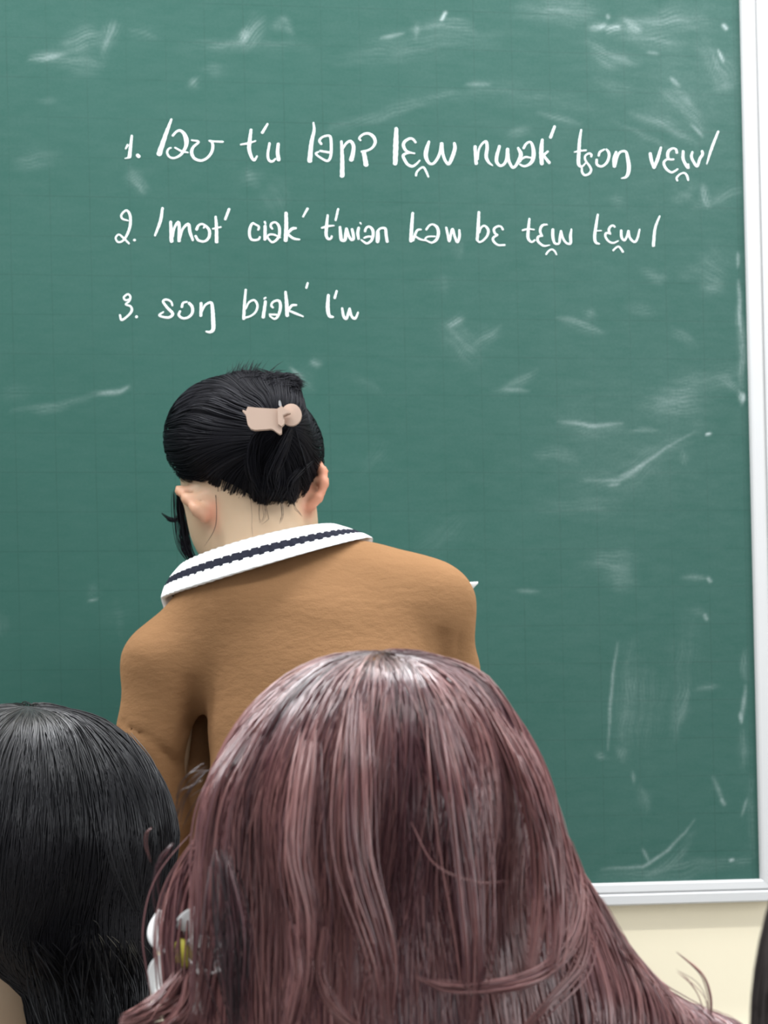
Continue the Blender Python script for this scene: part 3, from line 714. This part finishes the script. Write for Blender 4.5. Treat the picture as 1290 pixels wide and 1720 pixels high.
def falling_hair(field, crown, n, steps, step, zmin, r, tone_seed, keep, lift=(.001, .008), sway=.35, root_dark=True, centre=None, lum=.5):
    """Long hair: strands that run downhill from the crown over the head field, in locks."""
    st = scatter(field, n, crown + np.array([0, 0, -.09]) if centre is None else centre, keep)
    N = len(st); q = st - crown; az = np.arctan2(q[:, 1], q[:, 0])
    lock = wob(np.stack([az * 1.0, az * 0, np.linalg.norm(q, axis=1) * 6], -1), 9.0, tone_seed, 6)
    rnd = rng.random(N)
    lf = lift[0] + (lift[1] - lift[0]) * np.clip(.5 + .32 * lock + .35 * (rnd - .5), 0, 1)
    ph = rng.uniform(0, 6.28, N); am = rng.normal(0, .12, N)
    def direc(P, i):
        g = np.zeros_like(P); g[:, 2] = -1.0
        d = P - crown; d[:, 2] = 0; rr = np.linalg.norm(d, axis=1)[:, None]
        return g + 0.6 * d / (rr + 1e-4) * np.clip(1.6 - rr * 14, 0, 1)
    def wig(P, i):
        a = sway * wob(P, 28, tone_seed + 3, 4, (1, 1, .35)) * .35 + am * np.sin(i * .35 + ph)
        tang = np.stack([-(P - crown)[:, 1], (P - crown)[:, 0], np.zeros(len(P))], -1); tang /= np.linalg.norm(tang, axis=1)[:, None] + 1e-6
        return tang * a[:, None]
    P = grow(field, st, direc, steps, step, lf, 5, wig)
    S = steps
    far = np.linalg.norm(P - crown, axis=2)
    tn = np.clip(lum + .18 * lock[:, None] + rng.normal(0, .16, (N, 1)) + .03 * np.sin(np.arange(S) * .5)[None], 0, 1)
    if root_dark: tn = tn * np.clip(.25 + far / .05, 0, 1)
    return tubes(P, strand_radius(N, S, r, .35), tn)

# ================================================================== the woman at the board
WD = 2.35
WX = lv(500, 1390, WD)
woman = empty('person', to_world(np.array([WX[0] + .03, WD, FLOOR_Z])), 'woman standing at the chalkboard in a camel brown jumper with striped collar', 'person')
hc = lv(408, 765, 2.40)
hp, hq = head_prims(hc, (-.36, .80, -.45), (-.20, .45, .87), 1.0)
shL, shR = lv(287, 1118, 2.37), lv(722, 1022, 2.37)
elL, elR = lv(262, 1400, 2.42), lv(748, 1290, 2.44)
paper_c = lv(803, 991, 2.54)
pe1, pe2 = np.array([-.21, -.035, -.002]), np.array([-.115, .125, -.09])
wrR = paper_c + pe1 * .42 + pe2 * .35 + np.array([.02, -.045, -.055]); wrL = paper_c + pe1 * 1.0 + pe2 * .55 + np.array([-.02, -.04, -.05])
midT = lv(548, 1090, 2.37); hipT = np.array([midT[0] - .0, 2.36, -.20])
legs = []
for sd in (-1, 1):
    h = hipT + [sd * .075, 0, -.06]; k = h + [sd * .01, .02, -.42]; f = np.array([k[0], k[1] - .03, FLOOR_Z + .075]); legs.append((h, k, f))
earL = [lv(301, 824, 2.362), lv(314, 838, 2.342), lv(329, 856, 2.331), lv(343, 873, 2.334)]
earLf = [lv(301, 824, 2.362), lv(309, 832, 2.385), lv(322, 862, 2.385), lv(343, 873, 2.345)]
earR = [lv(533, 779, 2.370), lv(543, 790, 2.364), lv(545, 812, 2.360), lv(536, 836, 2.358), lv(520, 853, 2.356)]
earRf = [lv(533, 779, 2.370), lv(526, 795, 2.392), lv(522, 830, 2.39), lv(520, 853, 2.36)]
body = hp + [Cap(lv(448, 985, 2.37), lv(428, 835, 2.385), .060, .056, .03), Cap(lv(362, 890, 2.385), lv(362, 850, 2.385), .020, .022, .02), Cap(lv(503, 880, 2.385), lv(500, 828, 2.385), .016, .014, .02)]
for E in (earL, earLf, earR, earRf): body += [Cap(a, b, .0050, .0050, .004) for a, b in zip(E[:-1], E[1:])]
body += [Cap(earL[1], lv(350, 836, 2.343), .0050, .008, .006), Cap(earL[2], lv(354, 858, 2.341), .0055, .008, .006), Cap(earL[0], lv(336, 824, 2.352), .0045, .006, .004),
         Cut(Cap(lv(358, 850, 2.329), lv(358, 884, 2.327), .0022, .0030), .006),
         Ell(lv(529, 812, 2.372), (.0125, .005, .024), (0, 0, .5), .005), Cap(earR[2], lv(515, 806, 2.370), .0030, .006, .004), Cap(earR[3], lv(514, 834, 2.368), .0035, .006, .004), Cap(earR[1], lv(516, 786, 2.375), .0030, .006, .004)]
body += [Cap(lv(450, 1010, 2.375), lv(580, 1015, 2.375), .048, .040, .03), Cap(lv(440, 1030, 2.375), shL, .045, .036, .02), Cap(lv(600, 1025, 2.375), shR, .040, .034, .02),
         Cap(lv(540, 1110, 2.37), hipT + [0, 0, .08], .105, .100, .04, .66), Ell(hipT, (.155, .115, .11), k=.05)]
for s, e, w in ((shL, elL, wrL), (shR, elR, wrR)): body += [Cap(s, e, .031, .028, .01), Cap(e, w, .027, .022, .015)]
body += hand_prims(wrR, (-.35, .55, .55), (.1, -.5, .85), -1, .8, .92) + hand_prims(wrL, (.35, .6, .5), (-.1, -.5, .85), 1, .8, .92)
for h, k, f in legs: body += [Cap(h, k, .078, .052, .03), Cap(k, f, .050, .034, .02), Cap(f + [0, -.02, -.03], f + [0, .12, -.04], .034, .026, .02)]
def woman_flush_shade(V):
    d = np.full(len(V), 9.0)
    for E in (earL, earR, earRf, [lv(345, 840, 2.345), lv(350, 866, 2.345)], [lv(516, 800, 2.37), lv(516, 840, 2.365)]):
        for a, b in zip(E[:-1], E[1:]): d = np.minimum(d, Cap(a, b, 0, 0)(V))
    g = Cap(lv(357, 848, 2.33), lv(358, 888, 2.33), 0, 0)(V)  # shadow in the crease behind the left ear, painted in as deeper red
    return {'flush_shade': np.clip((.42 + .3 * (V[:, 0] > lv(440, 800, 2.35)[0])) * np.exp(-(d / .012) ** 2) + .6 * np.exp(-(g / .0065) ** 2), 0, 1)}
shape('body', Field(body), .0042, [SKIN], woman, 1, woman_flush_shade)

# --- jumper
def jumper_folds(P):
    a = .0016 * wob(P, 46, 11, 6, (.45, 1, 1.7)) + .0022 * wob(P, 17, 12, 5, (.8, 1, 1.2))
    return a
jump = [Cap(lv(415, 1010, 2.368), lv(590, 985, 2.368), .061, .049, .03), Cap(lv(410, 1024, 2.37), shL, .062, .050, .035), Ell(lv(652, 1020, 2.37), (.090, .060, .0655), k=.03), Cap(lv(640, 1010, 2.37), shR, .050, .046, .03),
        Cap(lv(530, 1090, 2.365), lv(550, 1180, 2.365), .118, .128, .030, .76), Cap(lv(550, 1180, 2.365), hipT + [0, 0, -.02], .130, .150, .02, .78)]
jump += [Cap(shL, lv(256, 1240, 2.375), .049, .0375, .014), Cap(lv(256, 1240, 2.375), lv(258, 1380, 2.40), .0380, .0400, .010), Cap(lv(258, 1380, 2.40), elL, .040, .044, .010), Cap(elL, wrL * .9 + elL * .1, .044, .032, .012),
         Cap(lv(322, 1190, 2.425), lv(322, 1420, 2.43), .026, .030, .008)]
jump += [Cap(shR, lv(748, 1130, 2.395), .048, .037, .018), Cap(lv(748, 1130, 2.395), elR, .037, .040, .010), Cap(elR, wrR * .9 + elR * .1, .040, .030, .012)]
# creases: the arm hole on the left, the sleeve seam fold on the right, the pushed-up left sleeve
jump += [Cut(Cap(lv(321, 1150, 2.322), lv(329, 1222, 2.356), .007, .011), .012), Cut(Cap(lv(330, 1215, 2.36), lv(332, 1400, 2.36), .006, .009), .006),
         Cut(Cap(lv(770, 1066, 2.337), lv(773, 1200, 2.374), .0022, .0038), .005), Cut(Cap(lv(742, 1068, 2.322), lv(750, 1140, 2.334), .003, .005), .016),
         Cut(Cap(lv(207, 1213, 2.352), lv(255, 1243, 2.333), .0014, .0016), .007), Cut(Cap(lv(255, 1243, 2.333), lv(308, 1294, 2.366), .0016, .002), .007)]
jo = shape('jumper', Field(jump, 0, jumper_folds), .0042, [CAMEL], woman, 2)
# --- striped ribbed collar standing round the neck, sagging at the back
def collar():
    ex0 = lv(566, 883, 2.40) - lv(303, 953, 2.40); ex1 = lv(625, 904, 2.40) - lv(272, 1006, 2.40)
    c0 = (lv(566, 883, 2.40) + lv(303, 953, 2.40)) / 2; c1 = (lv(625, 904, 2.40) + lv(272, 1006, 2.40)) / 2
    nth, nw = 420, 25
    th = np.linspace(-math.pi * 1.22, math.pi * .22, nth); w = np.linspace(0, 1, nw)
    TH, Wd = np.meshgrid(th, w, indexing='ij')
    back = np.clip(-np.sin(TH), 0, 1)
    a = (ex0 * .5)[None, None] * (1 - Wd)[..., None] + (ex1 * .5)[None, None] * Wd[..., None]
    c = c0[None, None] * (1 - Wd)[..., None] + c1[None, None] * Wd[..., None]
    b = .088 * (1 - Wd) + .118 * Wd
    front = np.clip(np.sin(TH), 0, 1)
    P = c + a * np.cos(TH)[..., None]
    P[..., 1] += b * np.sin(TH)
    P[..., 2] -= (.001 + .010 * Wd) * back ** 1.2 + .20 * front
    rib = np.cos(TH * 62)
    bulge = .004 * np.sin(np.pi * Wd) + .0009 * rib
    P[..., 1] -= bulge * back; P[..., 0] += bulge * np.cos(TH)
    thick = np.zeros_like(P); thick[..., 1] = .006 * back + .001; thick[..., 0] = -.006 * np.cos(TH)
    O, I = P, P + thick
    V = np.concatenate([O.reshape(-1, 3), I.reshape(-1, 3)]); n = nth * nw
    G = np.arange(n).reshape(nth, nw)
    q = np.stack([G[:-1, :-1], G[1:, :-1], G[1:, 1:], G[:-1, 1:]], -1).reshape(-1, 4)
    wc = ((Wd[:-1, :-1] + Wd[1:, 1:]) / 2 + .014 * np.sin((TH[:-1, :-1]) * 62)).reshape(-1)
    mi = ((wc > .385) & (wc < .645)).astype(int)
    e = [np.stack([G[:-1, j], G[1:, j], G[1:, j] + n, G[:-1, j] + n], -1) for j in (0, nw - 1)] + [np.stack([G[j, :-1], G[j, 1:], G[j, 1:] + n, G[j, :-1] + n], -1) for j in (0, nth - 1)]
    e = np.concatenate(e)
    Q = np.concatenate([q, q[:, ::-1] + n, e]); mi = np.concatenate([mi, mi, np.zeros(len(e), int)])
    return raw_mesh('collar', to_world(V), Q, True, None, [WHITE_KNIT, NAVY_KNIT], mi)
co = add('collar', collar(), jo); co['label'] = 'white ribbed collar with a navy stripe'
co.matrix_parent_inverse = Matrix.Identity(4); co.parent = jo
jo_loc = jo.location.copy()
# --- trousers and shoes
tr = [Ell(hipT + [0, 0, -.01], (.165, .125, .11), k=.05)]
for h, k, f in legs: tr += [Cap(h, k, .090, .068, .03), Cap(k, f + [0, 0, .0], .068, .060, .02)]
shape('trousers', Field(tr), .009, [TROUSER], woman)
for h, k, f in legs:
    shape('shoe', Field([Cap(f + [0, -.03, -.035], f + [0, .145, -.042], .040, .033, .02), Cap(f + [0, -.02, -.01], f + [0, .04, -.02], .040, .036, .02)]), .006, [SHOE], woman)

# --- pinned-up black hair
HF = Field([Ell(lv(400, 741, 2.395), (.0795, .102, .0685), (0, math.radians(4), 0), k=.02), Ell(lv(482, 768, 2.385), (.036, .075, .043), k=.03),
            Cap(lv(405, 822, 2.345), lv(470, 826, 2.35), .020, .020, .025), Cap(lv(452, 805, 2.318), lv(466, 700, 2.312), .020, .026, .025),
            Cap(lv(420, 668, 2.355), lv(476, 660, 2.335), .022, .013, .025)])
tw = lv(468, 715, 2.28)
def up_dir(P, i):
    d = tw - P; d /= np.linalg.norm(d, axis=1)[:, None] + 1e-6
    low = np.clip((lv(400, 800, 2.35)[2] - P[:, 2]) / .03, 0, 1)[:, None]
    return d + low * np.array([.1, 0, .5])
st = scatter(HF, 3600, lv(410, 745, 2.39), lambda P: P[:, 1] < 2.44)
N = len(st); S = 20
lk = wob(st, 55, 31, 5)
P = grow(HF, st, up_dir, S, .0042, .0006 + .0032 * np.clip(.5 + .4 * lk + rng.normal(0, .25, N), 0, 1), 5, lambda P, i: .25 * np.stack([wob(P, 60, 33), wob(P, 60, 34), wob(P, 60, 35)], -1))
parts = [cap_part(HF, .0045, -.001, .15), tubes(P, strand_radius(N, S, .00042, .3), np.clip(.35 + .2 * lk[:, None] + rng.normal(0, .2, (N, 1)), 0, 1) * np.ones((1, S)))]
L = lambda *p: [lv(*q) for q in p]
loc = [ # tuft of ends turned over the top of the twist
 (L((420,690,2.33),(440,655,2.33),(455,638,2.34),(430,622,2.35)), 60, .0035, .0005), (L((430,690,2.32),(450,650,2.325),(480,640,2.33),(508,648,2.34)), 90, .0042, .0005),
 (L((440,690,2.31),(465,655,2.315),(490,650,2.32),(503,662,2.33)), 60, .0038, .0005), (L((410,690,2.33),(418,655,2.335),(412,634,2.345),(400,624,2.35)), 40, .003, .0005),
 (L((440,680,2.32),(462,648,2.33),(478,632,2.34),(500,634,2.345)), 40, .003, .00045), (L((350,690,2.325),(400,660,2.33),(440,645,2.33),(470,655,2.32)), 60, .005, .0005),
 (L((340,660,2.35),(390,640,2.345),(430,632,2.345),(465,645,2.33)), 50, .004, .0005),
 # strands over the twist and behind the clip
 (L((445,835,2.315),(425,790,2.295),(430,740,2.285),(462,700,2.28)), 70, .004, .0005), (L((470,840,2.325),(455,800,2.293),(470,760,2.283),(490,715,2.285)), 70, .004, .0005),
 (L((515,815,2.345),(500,780,2.315),(490,745,2.300),(488,712,2.288)), 60, .004, .0005), (L((490,845,2.335),(480,815,2.31),(500,790,2.315),(525,770,2.34)), 40, .003, .0005),
 # lock hanging by the left cheek, with one end kicked out to the side
 (L((298,825,2.41),(303,870,2.425),(309,915,2.43),(325,948,2.43)), 46, .0042, .00045), (L((303,840,2.41),(311,890,2.425),(322,930,2.425),(338,952,2.42)), 26, .002, .00045),
 (L((308,858,2.425),(296,872,2.425),(284,872,2.43),(271,862,2.43)), 14, .0010, .0004), (L((305,860,2.425),(298,873,2.425),(290,876,2.43),(280,873,2.43)), 8, .0008, .0004),
 # baby hairs on the neck
 (L((361,815,2.34),(364,862,2.322),(360,890,2.318),(343,918,2.325)), 2, .0002, .0002), (L((420,830,2.325),(423,865,2.312),(423,885,2.308),(425,908,2.306)), 1, .0002, .00018),
 (L((470,830,2.316),(474,862,2.310),(473,870,2.310),(470,880,2.308)), 3, .0012, .0002),
 (L((438,835,2.314),(440,862,2.32),(440,870,2.318),(436,880,2.316)), 6, .003, .00022), (L((490,820,2.325),(494,852,2.33),(500,860,2.33),(507,868,2.33)), 2, .001, .00022)]
for gd, n, sp_, r in loc: parts.append(guided(gd, n, sp_, r, .35, 18))
for gd, n, sp_, r in [(L((425,672,2.325),(425,645,2.33),(424,630,2.335),(432,617,2.34)), 70, .0042, .00030), (L((400,668,2.33),(402,645,2.335),(402,632,2.34),(408,622,2.345)), 60, .0045, .00030),
     (L((450,670,2.32),(474,645,2.325),(490,640,2.33),(504,646,2.335)), 90, .0040, .00032), (L((440,665,2.325),(452,642,2.33),(462,632,2.335),(474,630,2.34)), 70, .0045, .00030),
     (L((380,668,2.335),(384,648,2.34),(390,636,2.345),(398,628,2.35)), 50, .0045, .00030)]: parts.append(guided(gd, n, sp_, r, .4, 14, .25, True))
hair_object(parts, INK_HAIR, woman)

# --- claw clip in the twist
clip_o = to_world(lv(462, 704, 2.262))
clip = empty('hair_clip', clip_o, 'peach claw hair clip with a round handle in the black pinned-up hair', 'hair clip')
def slab(outline, thick, bend=0.0, d=2.262, bev=.0012):
    """A rounded moulded panel from an outline, bowed towards the room."""
    o = np.array(outline, float); c = o.mean(0); rings = []
    for ins, y in ((bev / .0006, 0), (0, bev), (0, thick - bev), (bev / .0006, thick)):
        q = c + (o - c) * (1 - ins * .0009 * 14 / 10)
        rings.append(np.array([lv(x, v, d) + np.array([0, y + bend * ((x - c[0]) ** 2 + .6 * (v - c[1]) ** 2) * 1e-6, 0]) for x, v in q]))
    n = len(o); V = np.concatenate(rings + [np.array([lv(*c, d)]), np.array([lv(*c, d) + [0, thick, 0]])])
    i = np.arange(n); j = (i + 1) % n
    Q = [np.stack([k * n + i, k * n + j, (k + 1) * n + j, (k + 1) * n + i], -1) for k in range(3)]
    Q.append(np.stack([np.full(n, 4 * n), j, i, i], -1)[:, [0, 1, 2, 2]]); Q.append(np.stack([np.full(n, 4 * n + 1), 3 * n + i, 3 * n + j, 3 * n + j], -1))
    return V, Q
def panel(name, outline, thick, bend, d, parent=clip, m=CLIP_MAT):
    import bmesh
    V, Q = slab(outline, thick, bend, d)
    me = bpy.data.meshes.new(name); bm = bmesh.new(); W = to_world(V)
    vs = [bm.verts.new(p) for p in W]
    for qq in Q:
        for f in qq:
            k = list(dict.fromkeys(f.tolist()))
            try: bm.faces.new([vs[x] for x in k])
            except ValueError: pass
    bmesh.ops.recalc_face_normals(bm, faces=bm.faces); bm.to_mesh(me); bm.free(); me.materials.append(m)
    me.polygons.foreach_set('use_smooth', np.ones(len(me.polygons), bool)); me.set_sharp_from_angle(angle=0.7)
    return add(name, me, parent)
panel('jaw', [(416,683),(430,684.5),(452,686),(466,686.5),(473,687),(473,700),(473,718),(473,727),(470,729),(465,726),(460,722),(455,720),(446,721),(428,722),(421,720),(416,713),(414,703),(413,697),(407,690),(408,688),(413,690)], .008, 0, 2.258)
panel('handle', [(489 + 17.5 * math.cos(t), 696 + 18.5 * math.sin(t)) for t in np.linspace(0, 2 * math.pi, 28, endpoint=False)], .006, 6, 2.266)
panel('spring_bar', [(466,686),(473,682),(480,688),(487,690.5),(488,693.5),(481,694),(475,697),(475,703),(478,705),(477,712),(473,716),(467,712)], .008, 0, 2.2535)
panel('pin', [(468,680),(468,674),(470,672),(472,675),(473,681),(471,684)], .004, 0, 2.262, m=STEEL)

# --- paper corner sticking out past the shoulder
n = 24
G = np.array([[paper_c + pe1 * a + pe2 * b + np.array([0, 0, .010 * math.exp(-((a * 6) ** 2 + (b * 6) ** 2)) - .012 * math.sin(a * 2.2) * b]) for b in np.linspace(0, 1, n)] for a in np.linspace(0, 1, n)]).reshape(-1, 3)
nn = np.cross(pe1, pe2); nn /= np.linalg.norm(nn)
I = np.arange(n * n).reshape(n, n); q = np.stack([I[:-1, :-1], I[1:, :-1], I[1:, 1:], I[:-1, 1:]], -1).reshape(-1, 4)
rim = np.concatenate([I[0, :], I[1:, -1], I[-1, -2::-1], I[-2:0:-1, 0]]); rj = np.roll(rim, -1)
V = np.concatenate([G, G + nn * .0025]); Q = np.concatenate([q, q[:, ::-1] + n * n, np.stack([rim, rj, rj + n * n, rim + n * n], -1)])
tag(add('paper_sheet', raw_mesh('paper_sheet', to_world(V), Q, True, None, [PAPER])), 'white paper corner sticking out past the right shoulder of the brown jumper', 'paper')

# ================================================================== the student with wine-red hair
BD = 1.125
crown = lv(648, 1092, 1.10)
WF = Field([Ell(lv(640, 1362, BD), (.0735, .096, .085), k=.03), Cap(lv(634, 1450, BD), lv(632, 1830, BD), .0895, .106, .025, .95),
            Cap(lv(930, 1720, BD - .01), lv(1170, 1815, BD), .030, .034, .05), Cap(lv(850, 1600, BD), lv(930, 1720, BD - .01), .045, .04, .03)], 0,
           lambda P: .0025 * wob(np.stack([P[:, 0], P[:, 1], P[:, 2] * .22], -1), 60, 41, 6))
def wine_hair(root):
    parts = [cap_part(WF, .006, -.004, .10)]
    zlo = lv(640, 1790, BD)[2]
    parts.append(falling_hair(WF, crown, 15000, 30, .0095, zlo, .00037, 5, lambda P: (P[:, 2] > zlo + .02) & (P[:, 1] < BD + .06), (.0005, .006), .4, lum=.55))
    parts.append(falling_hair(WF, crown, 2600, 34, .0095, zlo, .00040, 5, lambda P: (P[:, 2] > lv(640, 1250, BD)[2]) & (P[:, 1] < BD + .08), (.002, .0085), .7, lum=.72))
    L = lambda *p: [lv(*q) for q in p]
    D0 = 1.005
    locks = [ # long stray locks sweeping across from the right
     (L((955,1410,1.065),(975,1490,1.055),(960,1580,1.03),(900,1640,1.012),(800,1660,1.0),(715,1648,1.0)), 22, .0016, .00042, .85),
     (L((950,1430,1.06),(968,1520,1.045),(940,1610,1.02),(870,1650,1.0),(760,1662,.998),(700,1640,1.0)), 14, .0016, .0004, .8),
     (L((960,1440,1.065),(985,1540,1.055),(975,1620,1.04),(925,1680,1.02),(870,1740,1.01)), 16, .0022, .00042, .8),
     (L((545,1560,1.0),(540,1640,.998),(570,1700,.998),(620,1740,1.0)), 16, .0016, .00042, .9), (L((500,1560,1.0),(512,1640,.995),(500,1700,.995),(480,1760,1.0)), 26, .003, .00045, .85),
     (L((690,1380,1.0),(730,1450,.998),(800,1480,.998),(860,1478,1.0)), 2, .0006, .0002, .7),
     # wisps on the outline
     (L((350,1290,1.08),(322,1320,1.08),(305,1350,1.085),(298,1385,1.09)), 6, .003, .00022, .1), (L((345,1300,1.08),(325,1310,1.08),(312,1325,1.085),(306,1345,1.09)), 4, .003, .0002, .05),
     (L((290,1420,1.09),(268,1450,1.09),(264,1490,1.09),(272,1530,1.09)), 8, .002, .0003, .3), (L((262,1450,1.09),(259,1500,1.09),(262,1530,1.09),(268,1545,1.09)), 5, .001, .0003, .1),
     (L((255,1390,1.1),(247,1400,1.1),(246,1420,1.1),(254,1450,1.1)), 2, .0004, .00016, .9),
     (L((1000,1500,1.09),(1030,1560,1.09),(1060,1610,1.09),(1090,1660,1.08)), 10, .0016, .0003, .75), (L((1010,1510,1.09),(1045,1575,1.09),(1080,1630,1.09),(1130,1680,1.08)), 6, .001, .00028, .9),
     (L((1194,1706,1.09),(1192,1670,1.09),(1178,1635,1.09),(1136,1599,1.09)), 8, .0006, .0004, .8), (L((1184,1700,1.09),(1176,1672,1.09),(1160,1650,1.09),(1135,1630,1.09)), 4, .0014, .00022, .85),
     # bright locks down the back
     (L((520,1250,1.025),(505,1350,1.008),(500,1450,1.0),(520,1560,.998),(510,1700,.998)), 40, .0045, .00045, .8), (L((600,1180,1.045),(596,1300,1.012),(600,1450,1.0),(640,1600,.998),(650,1740,1.0)), 40, .005, .00045, .75),
     (L((860,1240,1.06),(900,1330,1.045),(925,1430,1.04),(935,1540,1.03),(930,1640,1.01)), 50, .0045, .00048, .8), (L((820,1190,1.065),(870,1280,1.05),(900,1380,1.045),(905,1500,1.035),(890,1640,1.01)), 30, .003, .00045, .9),
     (L((420,1240,1.06),(370,1330,1.045),(350,1440,1.04),(345,1560,1.03),(330,1720,1.03)), 50, .005, .00045, .7), (L((740,1200,1.04),(770,1320,1.015),(790,1450,1.01),(800,1600,1.0),(790,1740,1.0)), 40, .0055, .00045, .7),
     (L((350,1400,1.085),(307,1480,1.085),(292,1560,1.075),(290,1640,1.068),(290,1760,1.065)), 90, .0040, .00048, .6), (L((365,1420,1.075),(353,1500,1.075),(356,1570,1.068),(359,1640,1.065),(358,1760,1.06)), 70, .0030, .00048, .35),
     (L((335,1440,1.085),(307,1520,1.08),(302,1580,1.073),(303,1650,1.068),(304,1760,1.065)), 70, .0032, .00046, .62),
     (L((375,1450,1.022),(390,1540,1.012),(395,1620,1.01),(400,1740,1.01)), 60, .0065, .00038, .2),
     # tawny ends curling in low on the left
     (L((300,1640,1.06),(270,1680,1.055),(240,1700,1.055),(205,1712,1.06)), 40, .0022, .0004, .98), (L((310,1680,1.06),(280,1702,1.055),(250,1712,1.055),(215,1728,1.06)), 40, .0026, .0004, .98),
     (L((320,1640,1.05),(310,1690,1.05),(280,1725,1.05),(240,1735,1.055)), 40, .0026, .0004, .9)]
    for g, n, s_, r, t in locks: parts.append(guided(g, n, s_, r, t, 26))
    hair_object(parts, WINE_HAIR, root)
bx = lv(660, 1390, BD)[0]
student_red = seated('person', 'student in the front with long straight wine-red hair seen from behind', BD, ((bx - .165, BD + .01, -.185), (bx + .165, BD, -.165)),
       lv(640, 1390, BD + .015), (0, .95, -.2), (0, .2, .97), (bx + .03, bx + .21), (np.array([bx - .005, BD + .01, -.17]), np.array([bx - .01, BD + .015, -.06])), wine_hair)

# --- flower clip in the wine-red hair
fc = lv(325, 1609, 1.079)
flower = empty('flower_hair_clip', to_world(fc), 'white flower hair clip with a yellow heart on the left side of the wine-red hair', 'hair clip')
fn = np.array([-.55, -.80, .20]); fn /= np.linalg.norm(fn); fa = np.cross(fn, [0, 0, 1.0]); fa /= np.linalg.norm(fa); fb = np.cross(fn, fa) * -1
if fb[2] < 0: fb = -fb
if fa[0] > 0: fa = -fa                      # fa points to the left of the photo
def petal(deg, L_, Wd_):
    t = math.radians(deg); ax = fa * math.cos(t) + fb * math.sin(t); ay = np.cross(fn, ax)
    nu, nv = 16, 13; rows = []
    for u in np.linspace(0, 1, nu):
        half = Wd_ * (math.sin(math.pi * (u ** .8) * .93 + .10) ** .75)
        rows.append([fc + ax * (.002 + L_ * u) + ay * half * w + fn * (.003 + .007 * math.sin(u * 2.6) - .008 * u * u + .005 * w * w + .003 * w) for w in np.linspace(-1, 1, nv)])
    G = np.array(rows).reshape(-1, 3); I = np.arange(nu * nv).reshape(nu, nv)
    q = np.stack([I[:-1, :-1], I[1:, :-1], I[1:, 1:], I[:-1, 1:]], -1).reshape(-1, 4)
    rim = np.concatenate([I[0, :], I[1:, -1], I[-1, -2::-1], I[-2:0:-1, 0]]); rj = np.roll(rim, -1); m = nu * nv
    V = np.concatenate([G, G - fn * .0016]); Q = np.concatenate([q, q[:, ::-1] + m, np.stack([rim, rj, rj + m, rim + m], -1)])
    add('petal', raw_mesh('petal', to_world(V), Q, True, None, [PETAL]), flower)
for dg in (52, -40, 124, -112, 180): petal(dg, .0295, .0098)
yk = Field([Ell(fc + fn * .010, (.0058, .0058, .0088), k=0)])
shape('flower_heart', yk, .0012, [YOLK], flower)

# ================================================================== the student with black hair on the left
KD = 1.55
kc = lv(48, 1185, 1.53)
KF = Field([Ell(lv(42, 1400, KD), (.1035, .110, .0945), k=.03), Cap(lv(95, 1450, KD - .005), lv(120, 1560, KD - .01), .080, .060, .03),
            Cap(lv(124, 1600, KD - .01), lv(132, 1850, KD - .005), .049, .052, .004, .8)], 0, lambda P: .002 * wob(np.stack([P[:, 0], P[:, 1], P[:, 2] * .25], -1), 50, 51, 6))
def black_hair(root):
    parts = [cap_part(KF, .007, -.0012, .2)]
    zt = lv(100, 1600, KD)[2]
    parts.append(falling_hair(KF, kc, 9000, 34, .0095, zt, .00045, 15, lambda P: (P[:, 2] > zt + .01) & (P[:, 1] < KD + .06), (.0005, .0035), .25, False, lv(50, 1400, KD)))
    L = lambda *p: [lv(*q) for q in p]
    for g, n, s_, r, t in [(L((250,1275,1.50),(275,1330,1.49),(288,1400,1.49),(285,1460,1.5)), 14, .002, .0004, .95), (L((215,1235,1.5),(255,1300,1.48),(272,1380,1.47),(276,1450,1.48)), 14, .0025, .0004, .95),
                           (L((190,1300,1.44),(200,1390,1.435),(215,1470,1.44),(240,1550,1.46)), 16, .004, .00045, .7),
                           (L((60,1590,1.45),(90,1640,1.475),(100,1700,1.478),(105,1790,1.48)), 60, .009, .0005, .3), (L((160,1590,1.45),(165,1640,1.475),(170,1700,1.478),(170,1790,1.48)), 60, .010, .0005, .3),
                           (L((210,1590,1.46),(220,1640,1.485),(225,1700,1.485),(225,1790,1.49)), 40, .007, .0005, .3)]:
        parts.append(guided(g, n, s_, r, t, 22))
    hair_object(parts, BLACK_HAIR, root)
kx = lv(30, 1390, KD)[0]
seated('person', 'student with black hair gathered low at the nape, at the left edge', KD, ((kx - .17, KD + .01, -.215), (kx + .17, KD + .01, -.215)),
       lv(40, 1425, KD + .01), (0, .97, -.15), (0, .15, .97), (kx - .09, kx + .09), (np.array([kx - .025, KD, -.20]), np.array([kx - .01, KD + .01, -.08])), black_hair)

# ================================================================== the student cut off at the right edge
ED = 0.80
ec = lv(1815, 1150, ED)
EF = Field([Ell(lv(1822, 1665, ED), (.1085, .112, .130), k=.03), Cap(lv(1820, 1790, ED), lv(1826, 2100, ED), .109, .125, .03)], 0, lambda P: .002 * wob(np.stack([P[:, 0], P[:, 1], P[:, 2] * .25], -1), 50, 61, 6))
def edge_hair(root):
    zt = lv(1780, 2100, ED)[2]
    hair_object([cap_part(EF, .007, -.003, .2), falling_hair(EF, ec, 6000, 26, .0110, zt, .0005, 25, lambda P: (P[:, 2] > zt) & (P[:, 1] < ED + .05), (.0005, .006), .35, False, lv(1822, 1665, ED))], BROWN_HAIR, root)
ex = lv(1822, 1390, ED)[0]
seated('person', 'student with blurred dark brown hair cut off by the right edge', ED, ((ex - .165, ED + .01, -.30), (ex + .165, ED + .01, -.30)),
       lv(1822, 1665, ED + .01), (0, .97, -.15), (0, .15, .97), (ex + .10, ex + .26), (np.array([ex, ED, -.28]), np.array([ex, ED + .01, -.14])), edge_hair)
